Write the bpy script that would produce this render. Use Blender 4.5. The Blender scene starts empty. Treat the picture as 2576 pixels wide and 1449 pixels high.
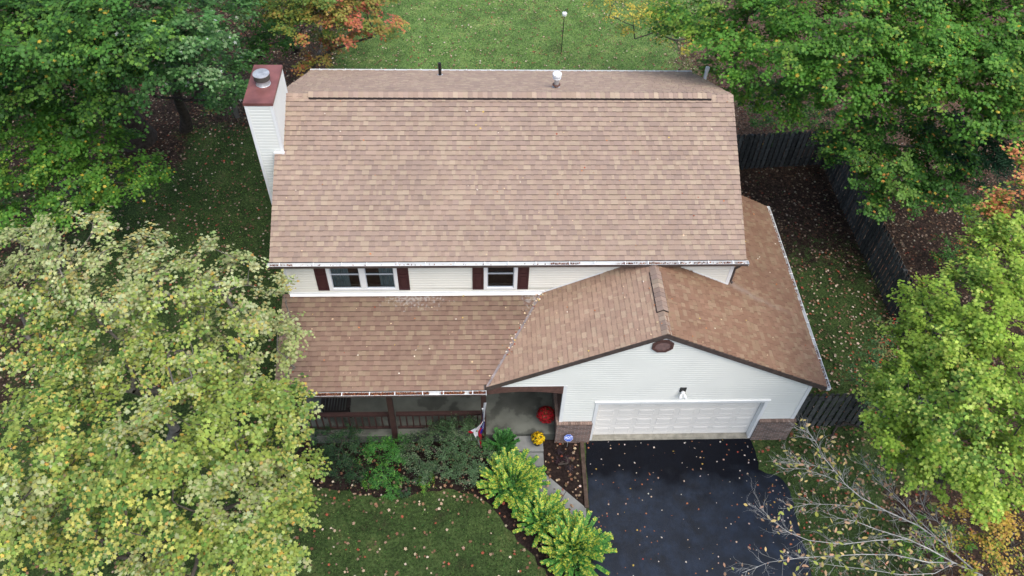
import bpy, math, random
import numpy as np
from mathutils import Vector, Matrix

# ------------------------------------------------------------------ camera, world, sun, exposure
scene = bpy.context.scene
col = scene.collection
random.seed(7)
RG = np.random.default_rng(11)

CAM = np.array([5.419, -14.815, 21.939])
CR = np.array([0.99911895, -0.03176637, 0.02742684])
CU = np.array([0.00682197, 0.76775103, 0.64071196])
CF = np.array([0.04141007, 0.63996035, -0.76729131])
cd = bpy.data.cameras.new('camera')
cam = bpy.data.objects.new('camera', cd)
col.objects.link(cam)
cd.sensor_width = 36.0
cd.lens = 36.0 * 2012.56 / 2576
cd.clip_end = 2000
m = Matrix(((CR[0], CU[0], -CF[0], CAM[0]), (CR[1], CU[1], -CF[1], CAM[1]), (CR[2], CU[2], -CF[2], CAM[2]), (0, 0, 0, 1)))
cam.matrix_world = m
scene.camera = cam

world = bpy.data.worlds.new('World')
scene.world = world
world.use_nodes = True
wn = world.node_tree.nodes
bg = wn['Background']
sky = wn.new('ShaderNodeTexSky')
sky.sky_type = 'NISHITA'
sky.sun_disc = False
SUN_EL, SUN_AZ = math.radians(62), math.radians(145)
sky.sun_elevation = SUN_EL
sky.sun_rotation = SUN_AZ
sky.air_density = 1.0
sky.dust_density = 3.0
sky.ozone_density = 1.0
world.node_tree.links.new(sky.outputs[0], bg.inputs[0])
bg.inputs[1].default_value = 0.14
sd = bpy.data.lights.new('sun', 'SUN')
sd.energy = 1.4
sd.angle = math.radians(50)
sd.color = (1.0, 0.985, 0.94)
sun = bpy.data.objects.new('sun', sd)
col.objects.link(sun)
sv = Vector((math.sin(SUN_AZ) * math.cos(SUN_EL), math.cos(SUN_AZ) * math.cos(SUN_EL), math.sin(SUN_EL)))
sun.rotation_euler = sv.to_track_quat('Z', 'Y').to_euler()
scene.view_settings.view_transform = 'Standard'
scene.view_settings.look = 'None'
scene.view_settings.exposure = 0.75
scene.view_settings.gamma = 1.0

def at(px, py, z):
    """world point at height z seen at survey pixel px,py (2576 x 1449 survey frame)"""
    D = CF * 2012.56 + CR * (px - 1288.0) - CU * (py - 724.5)
    return CAM + D * ((z - CAM[2]) / D[2])

# ------------------------------------------------------------------ materials
def lin(h):
    if isinstance(h, str):
        h = h.lstrip('#'); c = [int(h[i:i + 2], 16) / 255 for i in (0, 2, 4)]
    else:
        c = h
    return tuple(x / 12.92 if x <= 0.04045 else ((x + 0.055) / 1.055) ** 2.4 for x in c)

MATS = {}
def mat(name, color=None, rough=0.7, noise=0.0, nscale=5.0, bump=0.0, bscale=30.0, spec=0.5, attr=False, metal=0.0,
        transl=0.0, color2=None, detail=6.0):
    if name in MATS: return MATS[name]
    M = bpy.data.materials.new(name); M.use_nodes = True
    nt = M.node_tree; N = nt.nodes; L = nt.links
    p = N['Principled BSDF']
    p.inputs['Roughness'].default_value = rough
    p.inputs['Metallic'].default_value = metal
    p.inputs['Specular IOR Level'].default_value = spec
    src = None
    tc = N.new('ShaderNodeTexCoord')
    if attr:
        a = N.new('ShaderNodeAttribute'); a.attribute_name = 'tone'; src = a.outputs['Color']
    elif color is not None:
        r = N.new('ShaderNodeRGB'); r.outputs[0].default_value = (*color, 1); src = r.outputs[0]
    if noise > 0 or color2 is not None:
        t = N.new('ShaderNodeTexNoise'); t.inputs['Scale'].default_value = nscale; t.inputs['Detail'].default_value = detail
        L.new(tc.outputs['Object'], t.inputs['Vector'])
        mp = N.new('ShaderNodeMapRange'); mp.inputs[1].default_value = 0.3; mp.inputs[2].default_value = 0.7
        L.new(t.outputs[0], mp.inputs[0])
        if color2 is not None:
            mx = N.new('ShaderNodeMix'); mx.data_type = 'RGBA'
            L.new(mp.outputs[0], mx.inputs['Factor']); L.new(src, mx.inputs[6]); mx.inputs[7].default_value = (*color2, 1)
            src = mx.outputs[2]
        else:
            mp.inputs[3].default_value = 1 - noise; mp.inputs[4].default_value = 1 + noise
            mx = N.new('ShaderNodeVectorMath'); mx.operation = 'SCALE'
            L.new(src, mx.inputs[0]); L.new(mp.outputs[0], mx.inputs['Scale']); src = mx.outputs[0]
    L.new(src, p.inputs['Base Color'])
    if bump > 0:
        t = N.new('ShaderNodeTexNoise'); t.inputs['Scale'].default_value = bscale; t.inputs['Detail'].default_value = 8
        L.new(tc.outputs['Object'], t.inputs['Vector'])
        b = N.new('ShaderNodeBump'); b.inputs['Strength'].default_value = bump; b.inputs['Distance'].default_value = 0.02
        L.new(t.outputs[0], b.inputs['Height']); L.new(b.outputs[0], p.inputs['Normal'])
    if transl > 0:
        tr = N.new('ShaderNodeBsdfTranslucent'); ms = N.new('ShaderNodeMixShader'); ms.inputs[0].default_value = transl
        L.new(src, tr.inputs['Color'])
        L.new(p.outputs[0], ms.inputs[1]); L.new(tr.outputs[0], ms.inputs[2])
        L.new(ms.outputs[0], N['Material Output'].inputs['Surface'])
    M['src'] = 1
    MATS[name] = M
    return M

leafm = mat('leaf', attr=True, rough=0.55, spec=0.3, transl=0.25)
litterm = mat('fallen_leaf', attr=True, rough=0.8, spec=0.2)
petalm = mat('petal', attr=True, rough=0.6, spec=0.2, transl=0.15)
barkm = mat('bark', (0.10, 0.085, 0.07), 0.9, 0.45, 6, 0.6, 30, 0.2)
pale_bark = mat('pale_bark', (0.42, 0.415, 0.39), 0.85, 0.35, 5, 0.5, 40, 0.2)
dark_bark = mat('dark_bark', (0.055, 0.045, 0.038), 0.9, 0.45, 6, 0.6, 30, 0.2)
white_trim = mat('white_trim', (0.80, 0.81, 0.80), 0.45, 0.05, 3)
siding_m = mat('siding', (0.78, 0.765, 0.68), 0.5, 0.03, 1.2)
siding_g = mat('garage_siding', (0.755, 0.765, 0.715), 0.5, 0.03, 1.2)
door_m = mat('door_paint', (0.80, 0.775, 0.72), 0.45, 0.03, 1.0)
brown_m = mat('brown_paint', (0.045, 0.020, 0.017), 0.6, 0.25, 8, 0.15, 40)
fascia_m = mat('fascia', (0.075, 0.055, 0.048), 0.6, 0.3, 8)
beam_m = mat('beam_paint', (0.11, 0.055, 0.045), 0.65, 0.3, 8, 0.2, 30)
shutter_m = mat('shutter_paint', (0.045, 0.012, 0.014), 0.45, 0.1, 8)
capm = mat('rust_red_metal', (0.20, 0.078, 0.070), 0.4, 0.3, 2.5, 0, 0, 0.5)
galv = mat('galvanised', (0.55, 0.56, 0.56), 0.4, 0.25, 8, metal=0.5)
dark_metal = mat('dark_metal', (0.09, 0.085, 0.075), 0.5, 0.3, 8, metal=0.3)
black_m = mat('black_plastic', (0.012, 0.012, 0.013), 0.5)
concrete = mat('concrete', (0.21, 0.215, 0.205), 0.85, 0.25, 2.5, 0.3, 60, 0.3)
porch_conc = mat('porch_concrete', (0.095, 0.10, 0.085), 0.7, 0.3, 1.8, 0.2, 60, 0.3)
wood_fence = mat('weathered_wood', attr=True, rough=0.85, noise=0.35, nscale=9, bump=0.4, bscale=40, spec=0.2)
timber = mat('timber', (0.075, 0.052, 0.04), 0.9, 0.4, 8, 0.5, 40, 0.2)
glass_m = mat('window_glass', (0.02, 0.025, 0.03), 0.06, spec=0.8)
curtain_m = mat('curtain_cloth', (0.30, 0.38, 0.39), 0.9, 0.15, 4)
dark_in = mat('dark_interior', (0.015, 0.015, 0.018), 0.9)
chair_m = mat('chair_paint', (0.02, 0.015, 0.014), 0.5)
flagw = mat('flag_cloth', attr=True, rough=0.8, spec=0.1, transl=0.15)
sign_blue = mat('sign_blue', (0.008, 0.06, 0.36), 0.4)
sign_white = mat('sign_white', (0.8, 0.82, 0.85), 0.4)
mulch_m = mat('mulch', (0.020, 0.013, 0.011), 0.95, 0.6, 14, 0.9, 40, 0.15)
pot_m = mat('pot_plastic', (0.02, 0.02, 0.02), 0.5)
green_stem = mat('green_stem', (0.06, 0.09, 0.02), 0.7)
vent_dark = mat('vent_dark', (0.02, 0.013, 0.012), 0.8)
stone_m = mat('stone', (0.30, 0.27, 0.26), 0.9, 0.3, 6, 0.4, 30)

def extra(M):
    nt = M.node_tree
    return nt, nt.nodes, nt.links, nt.nodes['Principled BSDF']

# shingles: per-tab tone, fine granules, blotchy wet / algae areas, lime bloom below wall, run-off streak
def shingle_mat(name, kind):
    M = mat(name, attr=True, rough=0.85, noise=0.13, nscale=90, bump=0.35, bscale=220, spec=0.25)
    nt, N, L, p = extra(M)
    src = p.inputs['Base Color'].links[0].from_socket
    tc = N.new('ShaderNodeTexCoord')
    t = N.new('ShaderNodeTexNoise'); t.inputs['Scale'].default_value = 0.7; t.inputs['Detail'].default_value = 4
    L.new(tc.outputs['Object'], t.inputs[0])
    mp = N.new('ShaderNodeMapRange'); mp.inputs[1].default_value = 0.3; mp.inputs[2].default_value = 0.7
    mp.inputs[3].default_value = 0.94; mp.inputs[4].default_value = 1.05
    L.new(t.outputs[0], mp.inputs[0])
    sc = N.new('ShaderNodeVectorMath'); sc.operation = 'SCALE'
    L.new(src, sc.inputs[0]); L.new(mp.outputs[0], sc.inputs['Scale']); src = sc.outputs[0]
    if kind == 'porch':
        # mineral bloom: a blotch under the wall where water splashes
        def blob(cx, cy, rx, ry):
            mpn = N.new('ShaderNodeMapping'); mpn.inputs['Location'].default_value = (-cx / rx, -cy / ry, 0)
            mpn.inputs['Scale'].default_value = (1 / rx, 1 / ry, 0)
            L.new(tc.outputs['Object'], mpn.inputs[0])
            ln = N.new('ShaderNodeVectorMath'); ln.operation = 'LENGTH'; L.new(mpn.outputs[0], ln.inputs[0])
            mr = N.new('ShaderNodeMapRange'); mr.inputs[1].default_value = 1; mr.inputs[2].default_value = 0
            mr.inputs[3].default_value = 0; mr.inputs[4].default_value = 1
            L.new(ln.outputs['Value'], mr.inputs[0]); return mr.outputs[0]
        a = blob(3.55, -0.1, 1.9, 0.75); b = blob(7.1, -0.15, 0.9, 0.7); c = blob(6.3, -1.3, 0.45, 1.6)
        ad = N.new('ShaderNodeMath'); ad.operation = 'MAXIMUM'; L.new(a, ad.inputs[0]); L.new(b, ad.inputs[1])
        n2 = N.new('ShaderNodeTexNoise'); n2.inputs['Scale'].default_value = 14; n2.inputs['Detail'].default_value = 8
        L.new(tc.outputs['Object'], n2.inputs[0])
        s = N.new('ShaderNodeMath'); s.operation = 'MULTIPLY_ADD'; L.new(ad.outputs[0], s.inputs[0]); s.inputs[1].default_value = 0.42
        L.new(n2.outputs[0], s.inputs[2])
        mr = N.new('ShaderNodeMapRange'); mr.inputs[1].default_value = 0.74; mr.inputs[2].default_value = 0.95; mr.inputs[4].default_value = 0.55
        L.new(s.outputs[0], mr.inputs[0])
        mx = N.new('ShaderNodeMix'); mx.data_type = 'RGBA'; L.new(mr.outputs[0], mx.inputs['Factor'])
        L.new(src, mx.inputs[6]); mx.inputs[7].default_value = (0.45, 0.43, 0.40, 1); src = mx.outputs[2]
    if kind == 'garage':
        # pale run-off streak from the downspout outlet down the right slope
        sep = N.new('ShaderNodeSeparateXYZ'); L.new(tc.outputs['Object'], sep.inputs[0])
        wob = N.new('ShaderNodeTexNoise'); wob.inputs['Scale'].default_value = 2.0; L.new(tc.outputs['Object'], wob.inputs[0])
        a = N.new('ShaderNodeMath'); a.operation = 'MULTIPLY_ADD'; L.new(sep.outputs[0], a.inputs[0]); a.inputs[1].default_value = 0.16; a.inputs[2].default_value = -0.16 * 12.7 - 0.22
        b = N.new('ShaderNodeMath'); b.operation = 'ADD'; L.new(a.outputs[0], b.inputs[0]); L.new(sep.outputs[1], b.inputs[1])
        w = N.new('ShaderNodeMath'); w.operation = 'MULTIPLY_ADD'; L.new(wob.outputs[0], w.inputs[0]); w.inputs[1].default_value = 0.35; L.new(b.outputs[0], w.inputs[2])
        ab = N.new('ShaderNodeMath'); ab.operation = 'ABSOLUTE'; L.new(w.outputs[0], ab.inputs[0])
        mr = N.new('ShaderNodeMapRange'); mr.inputs[1].default_value = 0.0; mr.inputs[2].default_value = 0.16; mr.inputs[3].default_value = 0.5; mr.inputs[4].default_value = 0
        L.new(ab.outputs[0], mr.inputs[0])
        gx = N.new('ShaderNodeMapRange'); gx.inputs[1].default_value = 12.6; gx.inputs[2].default_value = 12.75; L.new(sep.outputs[0], gx.inputs[0])
        gx2 = N.new('ShaderNodeMapRange'); gx2.inputs[1].default_value = 15.2; gx2.inputs[2].default_value = 13.0; L.new(sep.outputs[0], gx2.inputs[0])
        m1 = N.new('ShaderNodeMath'); m1.operation = 'MULTIPLY'; L.new(mr.outputs[0], m1.inputs[0]); L.new(gx.outputs[0], m1.inputs[1])
        m2 = N.new('ShaderNodeMath'); m2.operation = 'MULTIPLY'; L.new(m1.outputs[0], m2.inputs[0]); L.new(gx2.outputs[0], m2.inputs[1])
        mx = N.new('ShaderNodeMix'); mx.data_type = 'RGBA'; L.new(m2.outputs[0], mx.inputs['Factor'])
        L.new(src, mx.inputs[6]); mx.inputs[7].default_value = (0.30, 0.26, 0.22, 1); src = mx.outputs[2]
    L.new(src, p.inputs['Base Color'])
    return M
shingle_main = shingle_mat('shingle', 'main')
shingle_porch = shingle_mat('porch_shingle', 'porch')
shingle_garage = shingle_mat('garage_shingle', 'garage')

# asphalt: dark sealed surface, patches of wear, pits and a darker area near the door
def asphalt_mat():
    M = mat('asphalt', (0.0030, 0.0068, 0.0150), 0.5, 0.45, 0.9, 0.7, 45, 0.38)
    nt, N, L, p = extra(M)
    tc = N.new('ShaderNodeTexCoord')
    t = N.new('ShaderNodeTexNoise'); t.inputs['Scale'].default_value = 0.8; t.inputs['Detail'].default_value = 9; t.inputs['Roughness'].default_value = 0.65
    L.new(tc.outputs['Object'], t.inputs[0])
    mr = N.new('ShaderNodeMapRange'); mr.inputs[1].default_value = 0.35; mr.inputs[2].default_value = 0.65; mr.inputs[3].default_value = 0.38; mr.inputs[4].default_value = 0.62
    L.new(t.outputs[0], mr.inputs[0]); L.new(mr.outputs[0], p.inputs['Roughness'])
    src = p.inputs['Base Color'].links[0].from_socket
    # tyre-worn paler band
    t2 = N.new('ShaderNodeTexNoise'); t2.inputs['Scale'].default_value = 2.2; t2.inputs['Detail'].default_value = 10; t2.inputs['Roughness'].default_value = 0.7
    L.new(tc.outputs['Object'], t2.inputs[0])
    mr2 = N.new('ShaderNodeMapRange'); mr2.inputs[1].default_value = 0.44; mr2.inputs[2].default_value = 0.70; mr2.inputs[4].default_value = 0.75
    L.new(t2.outputs[0], mr2.inputs[0])
    mx = N.new('ShaderNodeMix'); mx.data_type = 'RGBA'; L.new(mr2.outputs[0], mx.inputs['Factor']); L.new(src, mx.inputs[6])
    mx.inputs[7].default_value = (0.013, 0.025, 0.050, 1)
    L.new(mx.outputs[2], p.inputs['Base Color'])
    # duller and blacker band with a ragged edge in front of the garage
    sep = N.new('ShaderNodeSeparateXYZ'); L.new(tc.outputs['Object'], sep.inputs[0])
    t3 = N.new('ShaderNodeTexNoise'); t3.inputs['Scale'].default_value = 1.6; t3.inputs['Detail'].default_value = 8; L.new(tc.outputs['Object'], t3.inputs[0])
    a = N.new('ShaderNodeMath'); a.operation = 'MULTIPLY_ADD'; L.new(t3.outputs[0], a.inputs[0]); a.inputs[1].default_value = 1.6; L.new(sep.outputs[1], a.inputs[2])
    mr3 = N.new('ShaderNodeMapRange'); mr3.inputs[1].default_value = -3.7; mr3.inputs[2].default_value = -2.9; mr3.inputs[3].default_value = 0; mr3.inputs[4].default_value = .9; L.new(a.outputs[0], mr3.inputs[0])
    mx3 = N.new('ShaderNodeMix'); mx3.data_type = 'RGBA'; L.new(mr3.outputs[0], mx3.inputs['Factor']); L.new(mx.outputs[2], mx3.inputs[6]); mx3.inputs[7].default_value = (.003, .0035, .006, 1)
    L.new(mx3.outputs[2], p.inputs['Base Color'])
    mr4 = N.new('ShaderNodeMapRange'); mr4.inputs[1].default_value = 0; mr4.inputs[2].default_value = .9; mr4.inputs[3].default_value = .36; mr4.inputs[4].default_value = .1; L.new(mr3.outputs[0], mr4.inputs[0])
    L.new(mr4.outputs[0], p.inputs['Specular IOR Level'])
    return M
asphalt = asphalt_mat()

# brick
def brick_mat():
    M = bpy.data.materials.new('brick'); M.use_nodes = True
    nt, N, L, p = extra(M)
    tc = N.new('ShaderNodeTexCoord')
    sep = N.new('ShaderNodeSeparateXYZ'); L.new(tc.outputs['Object'], sep.inputs[0])
    ad = N.new('ShaderNodeMath'); L.new(sep.outputs[0], ad.inputs[0]); L.new(sep.outputs[1], ad.inputs[1])
    cb = N.new('ShaderNodeCombineXYZ'); L.new(ad.outputs[0], cb.inputs[0]); L.new(sep.outputs[2], cb.inputs[1])
    b = N.new('ShaderNodeTexBrick'); L.new(cb.outputs[0], b.inputs['Vector'])
    b.inputs['Scale'].default_value = 1.0
    b.inputs['Brick Width'].default_value = 0.21; b.inputs['Row Height'].default_value = 0.072
    b.inputs['Mortar Size'].default_value = 0.007; b.inputs['Bias'].default_value = -0.1
    b.inputs['Color1'].default_value = (0.235, 0.15, 0.12, 1); b.inputs['Color2'].default_value = (0.085, 0.055, 0.047, 1)
    b.inputs['Mortar'].default_value = (0.28, 0.26, 0.24, 1)
    n = N.new('ShaderNodeTexNoise'); n.inputs['Scale'].default_value = 25; L.new(tc.outputs['Object'], n.inputs[0])
    mr = N.new('ShaderNodeMapRange'); mr.inputs[3].default_value = 0.6; mr.inputs[4].default_value = 1.4; L.new(n.outputs[0], mr.inputs[0])
    s = N.new('ShaderNodeVectorMath'); s.operation = 'SCALE'; L.new(b.outputs[0], s.inputs[0]); L.new(mr.outputs[0], s.inputs['Scale'])
    L.new(s.outputs[0], p.inputs['Base Color']); p.inputs['Roughness'].default_value = 0.9
    bm = N.new('ShaderNodeBump'); bm.inputs['Strength'].default_value = 0.6; bm.inputs['Distance'].default_value = 0.01; bm.invert = True
    L.new(b.outputs['Fac'], bm.inputs['Height']); L.new(bm.outputs[0], p.inputs['Normal'])
    return M
brick = brick_mat()

# ground: grass and leaf mould mixed by the 'litter' attribute
def ground_mat():
    M = bpy.data.materials.new('lawn'); M.use_nodes = True
    nt, N, L, p = extra(M)
    tc = N.new('ShaderNodeTexCoord')
    def noise(s, d=6, r=0.6):
        t = N.new('ShaderNodeTexNoise'); t.inputs['Scale'].default_value = s; t.inputs['Detail'].default_value = d; t.inputs['Roughness'].default_value = r
        L.new(tc.outputs['Object'], t.inputs[0]); return t.outputs[0]
    def ramp(src, stops):
        r = N.new('ShaderNodeValToRGB'); L.new(src, r.inputs[0])
        e = r.color_ramp.elements
        while len(e) < len(stops): e.new(0.5)
        for k, (q, c) in enumerate(stops): e[k].position = q; e[k].color = (*c, 1)
        return r.outputs[0]
    g = ramp(noise(0.9, 10, 0.72), [(0.28, (0.036, 0.034, 0.017)), (0.42, (0.036, 0.060, 0.018)), (0.56, (0.056, 0.088, 0.026)), (0.72, (0.115, 0.120, 0.045))])
    l = ramp(noise(7.0, 10, 0.75), [(0.3, (0.010, 0.008, 0.006)), (0.45, (0.026, 0.017, 0.012)), (0.6, (0.058, 0.036, 0.025)), (0.75, (0.12, 0.08, 0.055))])
    a = N.new('ShaderNodeAttribute'); a.attribute_name = 'litter'
    ad = N.new('ShaderNodeMath'); ad.operation = 'MULTIPLY_ADD'
    L.new(noise(3.0, 8, 0.7), ad.inputs[0]); ad.inputs[1].default_value = 1.6; L.new(a.outputs['Fac'], ad.inputs[2])
    mr = N.new('ShaderNodeMapRange'); mr.inputs[1].default_value = 1.2; mr.inputs[2].default_value = 1.45; L.new(ad.outputs[0], mr.inputs[0])
    mx = N.new('ShaderNodeMix'); mx.data_type = 'RGBA'; L.new(mr.outputs[0], mx.inputs['Factor']); L.new(g, mx.inputs[6]); L.new(l, mx.inputs[7])
    h = N.new('ShaderNodeMapRange'); h.inputs[1].default_value = .36; h.inputs[2].default_value = .64; h.inputs[3].default_value = .35; h.inputs[4].default_value = 1.6
    L.new(noise(13, 8, 0.8), h.inputs[0])
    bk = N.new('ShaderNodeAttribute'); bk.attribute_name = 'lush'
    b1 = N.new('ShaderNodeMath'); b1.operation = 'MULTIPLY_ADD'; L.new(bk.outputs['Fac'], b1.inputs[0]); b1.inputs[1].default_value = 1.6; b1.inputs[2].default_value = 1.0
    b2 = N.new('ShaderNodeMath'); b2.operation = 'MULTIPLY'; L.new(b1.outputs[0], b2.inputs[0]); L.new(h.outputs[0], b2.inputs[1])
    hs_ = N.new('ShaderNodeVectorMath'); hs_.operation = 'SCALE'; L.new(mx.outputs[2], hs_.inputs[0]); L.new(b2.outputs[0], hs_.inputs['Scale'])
    L.new(hs_.outputs[0], p.inputs['Base Color']); p.inputs['Roughness'].default_value = 0.95; p.inputs['Specular IOR Level'].default_value = 0.15
    b = N.new('ShaderNodeBump'); b.inputs['Strength'].default_value = 0.9; b.inputs['Distance'].default_value = 0.04
    L.new(noise(16, 10, 0.8), b.inputs['Height']); L.new(b.outputs[0], p.inputs['Normal'])
    return M
lawn_m = ground_mat()
grassm = mat('grass_blade', attr=True, rough=0.6, spec=0.25, transl=0.25)

# ------------------------------------------------------------------ mesh helpers
def props(o, label=None, cat=None, group=None, kind=None):
    if label: o['label'] = label
    if cat: o['category'] = cat
    if group: o['group'] = group
    if kind: o['kind'] = kind
    return o

def empty(name, loc, label, cat, group=None):
    o = bpy.data.objects.new(name, None)
    o.location = loc
    o.empty_display_size = 0.2
    col.objects.link(o)
    return props(o, label, cat, group)

class MB:
    def __init__(s): s.v = []; s.f = []; s.m = []; s.c = []; s.k = (1, 1, 1); s.mi = 0
    def face(s, idx): s.f.append(idx); s.m.append(s.mi); s.c.append(s.k)
    def poly(s, pts, flip=False):
        n = len(s.v); s.v += [tuple(p) for p in pts]
        idx = list(range(n, n + len(pts)))
        s.face(idx[::-1] if flip else idx)
    def box(s, x0, x1, y0, y1, z0, z1):
        n = len(s.v)
        s.v += [(x, y, z) for z in (z0, z1) for y in (y0, y1) for x in (x0, x1)]
        for f in ((0, 2, 3, 1), (4, 5, 7, 6), (0, 1, 5, 4), (2, 6, 7, 3), (0, 4, 6, 2), (1, 3, 7, 5)): s.face([n + i for i in f])
    def obox(s, c, ax, ay, az):
        """oriented box: centre and half-axis vectors"""
        n = len(s.v); c, ax, ay, az = map(np.array, (c, ax, ay, az))
        s.v += [tuple(c + ax * i + ay * j + az * k) for k in (-1, 1) for j in (-1, 1) for i in (-1, 1)]
        for f in ((0, 2, 3, 1), (4, 5, 7, 6), (0, 1, 5, 4), (2, 6, 7, 3), (0, 4, 6, 2), (1, 3, 7, 5)): s.face([n + i for i in f])
    def prism(s, pts, off):
        """polygon pts extruded by off vector"""
        n = len(s.v); k = len(pts); off = np.array(off)
        s.v += [tuple(p) for p in pts] + [tuple(np.array(p) + off) for p in pts]
        s.face(list(range(n, n + k))[::-1]); s.face(list(range(n + k, n + 2 * k)))
        for i in range(k):
            j = (i + 1) % k; s.face([n + i, n + j, n + k + j, n + k + i])
    def tube(s, pts, rad, sides=8, cap=True):
        pts = [np.array(p, float) for p in pts]
        if not hasattr(rad, '__len__'): rad = [rad] * len(pts)
        n = len(s.v); prev = None
        for i, p in enumerate(pts):
            d = pts[min(i + 1, len(pts) - 1)] - pts[max(i - 1, 0)]; d = d / (np.linalg.norm(d) + 1e-9)
            if prev is None:
                a = np.array([0, 0, 1.0]) if abs(d[2]) < 0.9 else np.array([1.0, 0, 0])
            else: a = prev
            x = a - d * (a @ d); x /= np.linalg.norm(x) + 1e-9; y = np.cross(d, x); prev = x
            for k in range(sides):
                t = 2 * math.pi * k / sides
                s.v.append(tuple(p + (x * math.cos(t) + y * math.sin(t)) * rad[i]))
        for i in range(len(pts) - 1):
            for k in range(sides):
                k2 = (k + 1) % sides
                s.face([n + i * sides + k, n + i * sides + k2, n + (i + 1) * sides + k2, n + (i + 1) * sides + k])
        if cap:
            s.face([n + k for k in range(sides)][::-1]); s.face([n + (len(pts) - 1) * sides + k for k in range(sides)])
    def lathe(s, c, prof, sides=20, axis=None):
        n = len(s.v)
        for r, z in prof:
            for k in range(sides):
                t = 2 * math.pi * k / sides; s.v.append((c[0] + r * math.cos(t), c[1] + r * math.sin(t), c[2] + z))
        for i in range(len(prof) - 1):
            for k in range(sides):
                k2 = (k + 1) % sides; s.face([n + i * sides + k, n + i * sides + k2, n + (i + 1) * sides + k2, n + (i + 1) * sides + k])
        s.face([n + k for k in range(sides)][::-1]); s.face([n + (len(prof) - 1) * sides + k for k in range(sides)])
    def build(s, name, mats, parent=None, smooth=False, bevel=0):
        me = bpy.data.meshes.new(name)
        off = np.array(parent.matrix_basis.translation if parent else (0, 0, 0)) * 0
        me.from_pydata(s.v, [], s.f)
        if not isinstance(mats, (list, tuple)): mats = [mats]
        for M in mats: me.materials.append(M)
        me.polygons.foreach_set('material_index', s.m)
        a = me.attributes.new('tone', 'FLOAT_COLOR', 'FACE')
        a.data.foreach_set('color', np.array([(*c, 1) for c in s.c], np.float32).ravel())
        if smooth: me.polygons.foreach_set('use_smooth', [True] * len(s.f))
        me.update()
        o = bpy.data.objects.new(name, me); col.objects.link(o)
        if parent is not None: attach(o, parent)
        if bevel:
            b = o.modifiers.new('bevel', 'BEVEL'); b.width = bevel; b.segments = 2; b.limit_method = 'ANGLE'
        return o

def world_loc(o):
    l = Vector(o.location)
    while o.parent: o = o.parent; l += Vector(o.location)
    return l
def attach(o, parent):
    """parts are modelled in world coordinates: shift them so they hang right under their thing"""
    o.parent = parent
    o.location = -world_loc(parent)

MAPLE = np.array([(math.cos(math.radians(a)) * r, math.sin(math.radians(a)) * r) for a, r in
                  ((270, .36), (322, .68), (352, .50), (28, .97), (60, .58), (90, 1.08), (120, .58), (152, .97), (188, .50), (218, .68))])
OVAL = np.array([(0, -1), (.42, -.35), (.38, .35), (0, 1), (-.38, .35), (-.42, -.35)]) * 1.0
NARROW = np.array([(0, -1), (.16, -.3), (.14, .4), (0, 1), (-.14, .4), (-.16, -.3)])

def leaves(name, P, Nrm, size, colr, tmpl, M, parent=None, droop=0.25, heading=None):
    n = len(P); k = len(tmpl)
    Nrm = Nrm / (np.linalg.norm(Nrm, axis=1, keepdims=True) + 1e-9)
    if heading is None: heading = RG.normal(size=(n, 3))
    Y = heading - Nrm * np.sum(heading * Nrm, axis=1, keepdims=True); Y /= np.linalg.norm(Y, axis=1, keepdims=True) + 1e-9
    X = np.cross(Y, Nrm)
    r2 = np.sum(tmpl ** 2, axis=1)
    dz = -droop * r2 * 0.6 - 0.12 * np.abs(tmpl[:, 0])
    V = P[:, None, :] + size[:, None, None] * (tmpl[None, :, 0:1] * X[:, None, :] + tmpl[None, :, 1:2] * Y[:, None, :] + dz[None, :, None] * Nrm[:, None, :])
    me = bpy.data.meshes.new(name)
    me.vertices.add(n * k); me.vertices.foreach_set('co', V.astype(np.float32).ravel())
    me.loops.add(n * k); me.loops.foreach_set('vertex_index', np.arange(n * k, dtype=np.int32))
    me.polygons.add(n); me.polygons.foreach_set('loop_start', np.arange(0, n * k, k, dtype=np.int32))
    me.materials.append(M)
    a = me.attributes.new('tone', 'FLOAT_COLOR', 'FACE')
    c = np.ones((n, 4), np.float32); c[:, :3] = colr; a.data.foreach_set('color', c.ravel())
    me.update(calc_edges=True); me.validate()
    o = bpy.data.objects.new(name, me); col.objects.link(o)
    if parent is not None: attach(o, parent)
    return o

def pick(pal, n, P=None, clump=0.0, grp=None):
    """pal: list of (weight, rgb linear); clump > 0 makes neighbouring leaves share a tone"""
    w = np.array([p[0] for p in pal], float); rare = w < 1
    wm = np.where(rare, 0, w) if (~rare).any() else w
    cum = np.cumsum(wm / wm.sum())
    u = RG.random(n)
    if P is not None and clump > 0:
        ph = RG.random((6, 3)) * 6; fr = RG.normal(size=(6, 3)) * 1.1
        s = sum(np.sin(P @ fr[i] + ph[i, 0]) for i in range(6)) / 6
        s = (np.argsort(np.argsort(s)) + 0.5) / n
        u = u * (1 - clump) + s * clump
        if grp is not None: u = u * .65 + RG.random(grp.max() + 1)[grp] * .45
        u = (np.argsort(np.argsort(u)) + 0.5) / n
    i = np.minimum(np.searchsorted(cum, u), len(pal) - 1)
    if rare.any():
        q = RG.random(n) < w[rare].sum() / w.sum() * .4
        i = np.where(q, np.where(rare)[0][RG.integers(0, rare.sum(), n)], i)
    c = np.array([p[1] for p in pal])[i]
    if grp is not None: c = c * (1 + RG.normal(size=grp.max() + 1) * .09)[grp][:, None].clip(.6, 1.4)
    return np.clip(c * (1 + RG.normal(size=(n, 1)) * 0.10) * (1 + RG.normal(size=(n, 3)) * 0.035), 0.003, 0.9)

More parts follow.
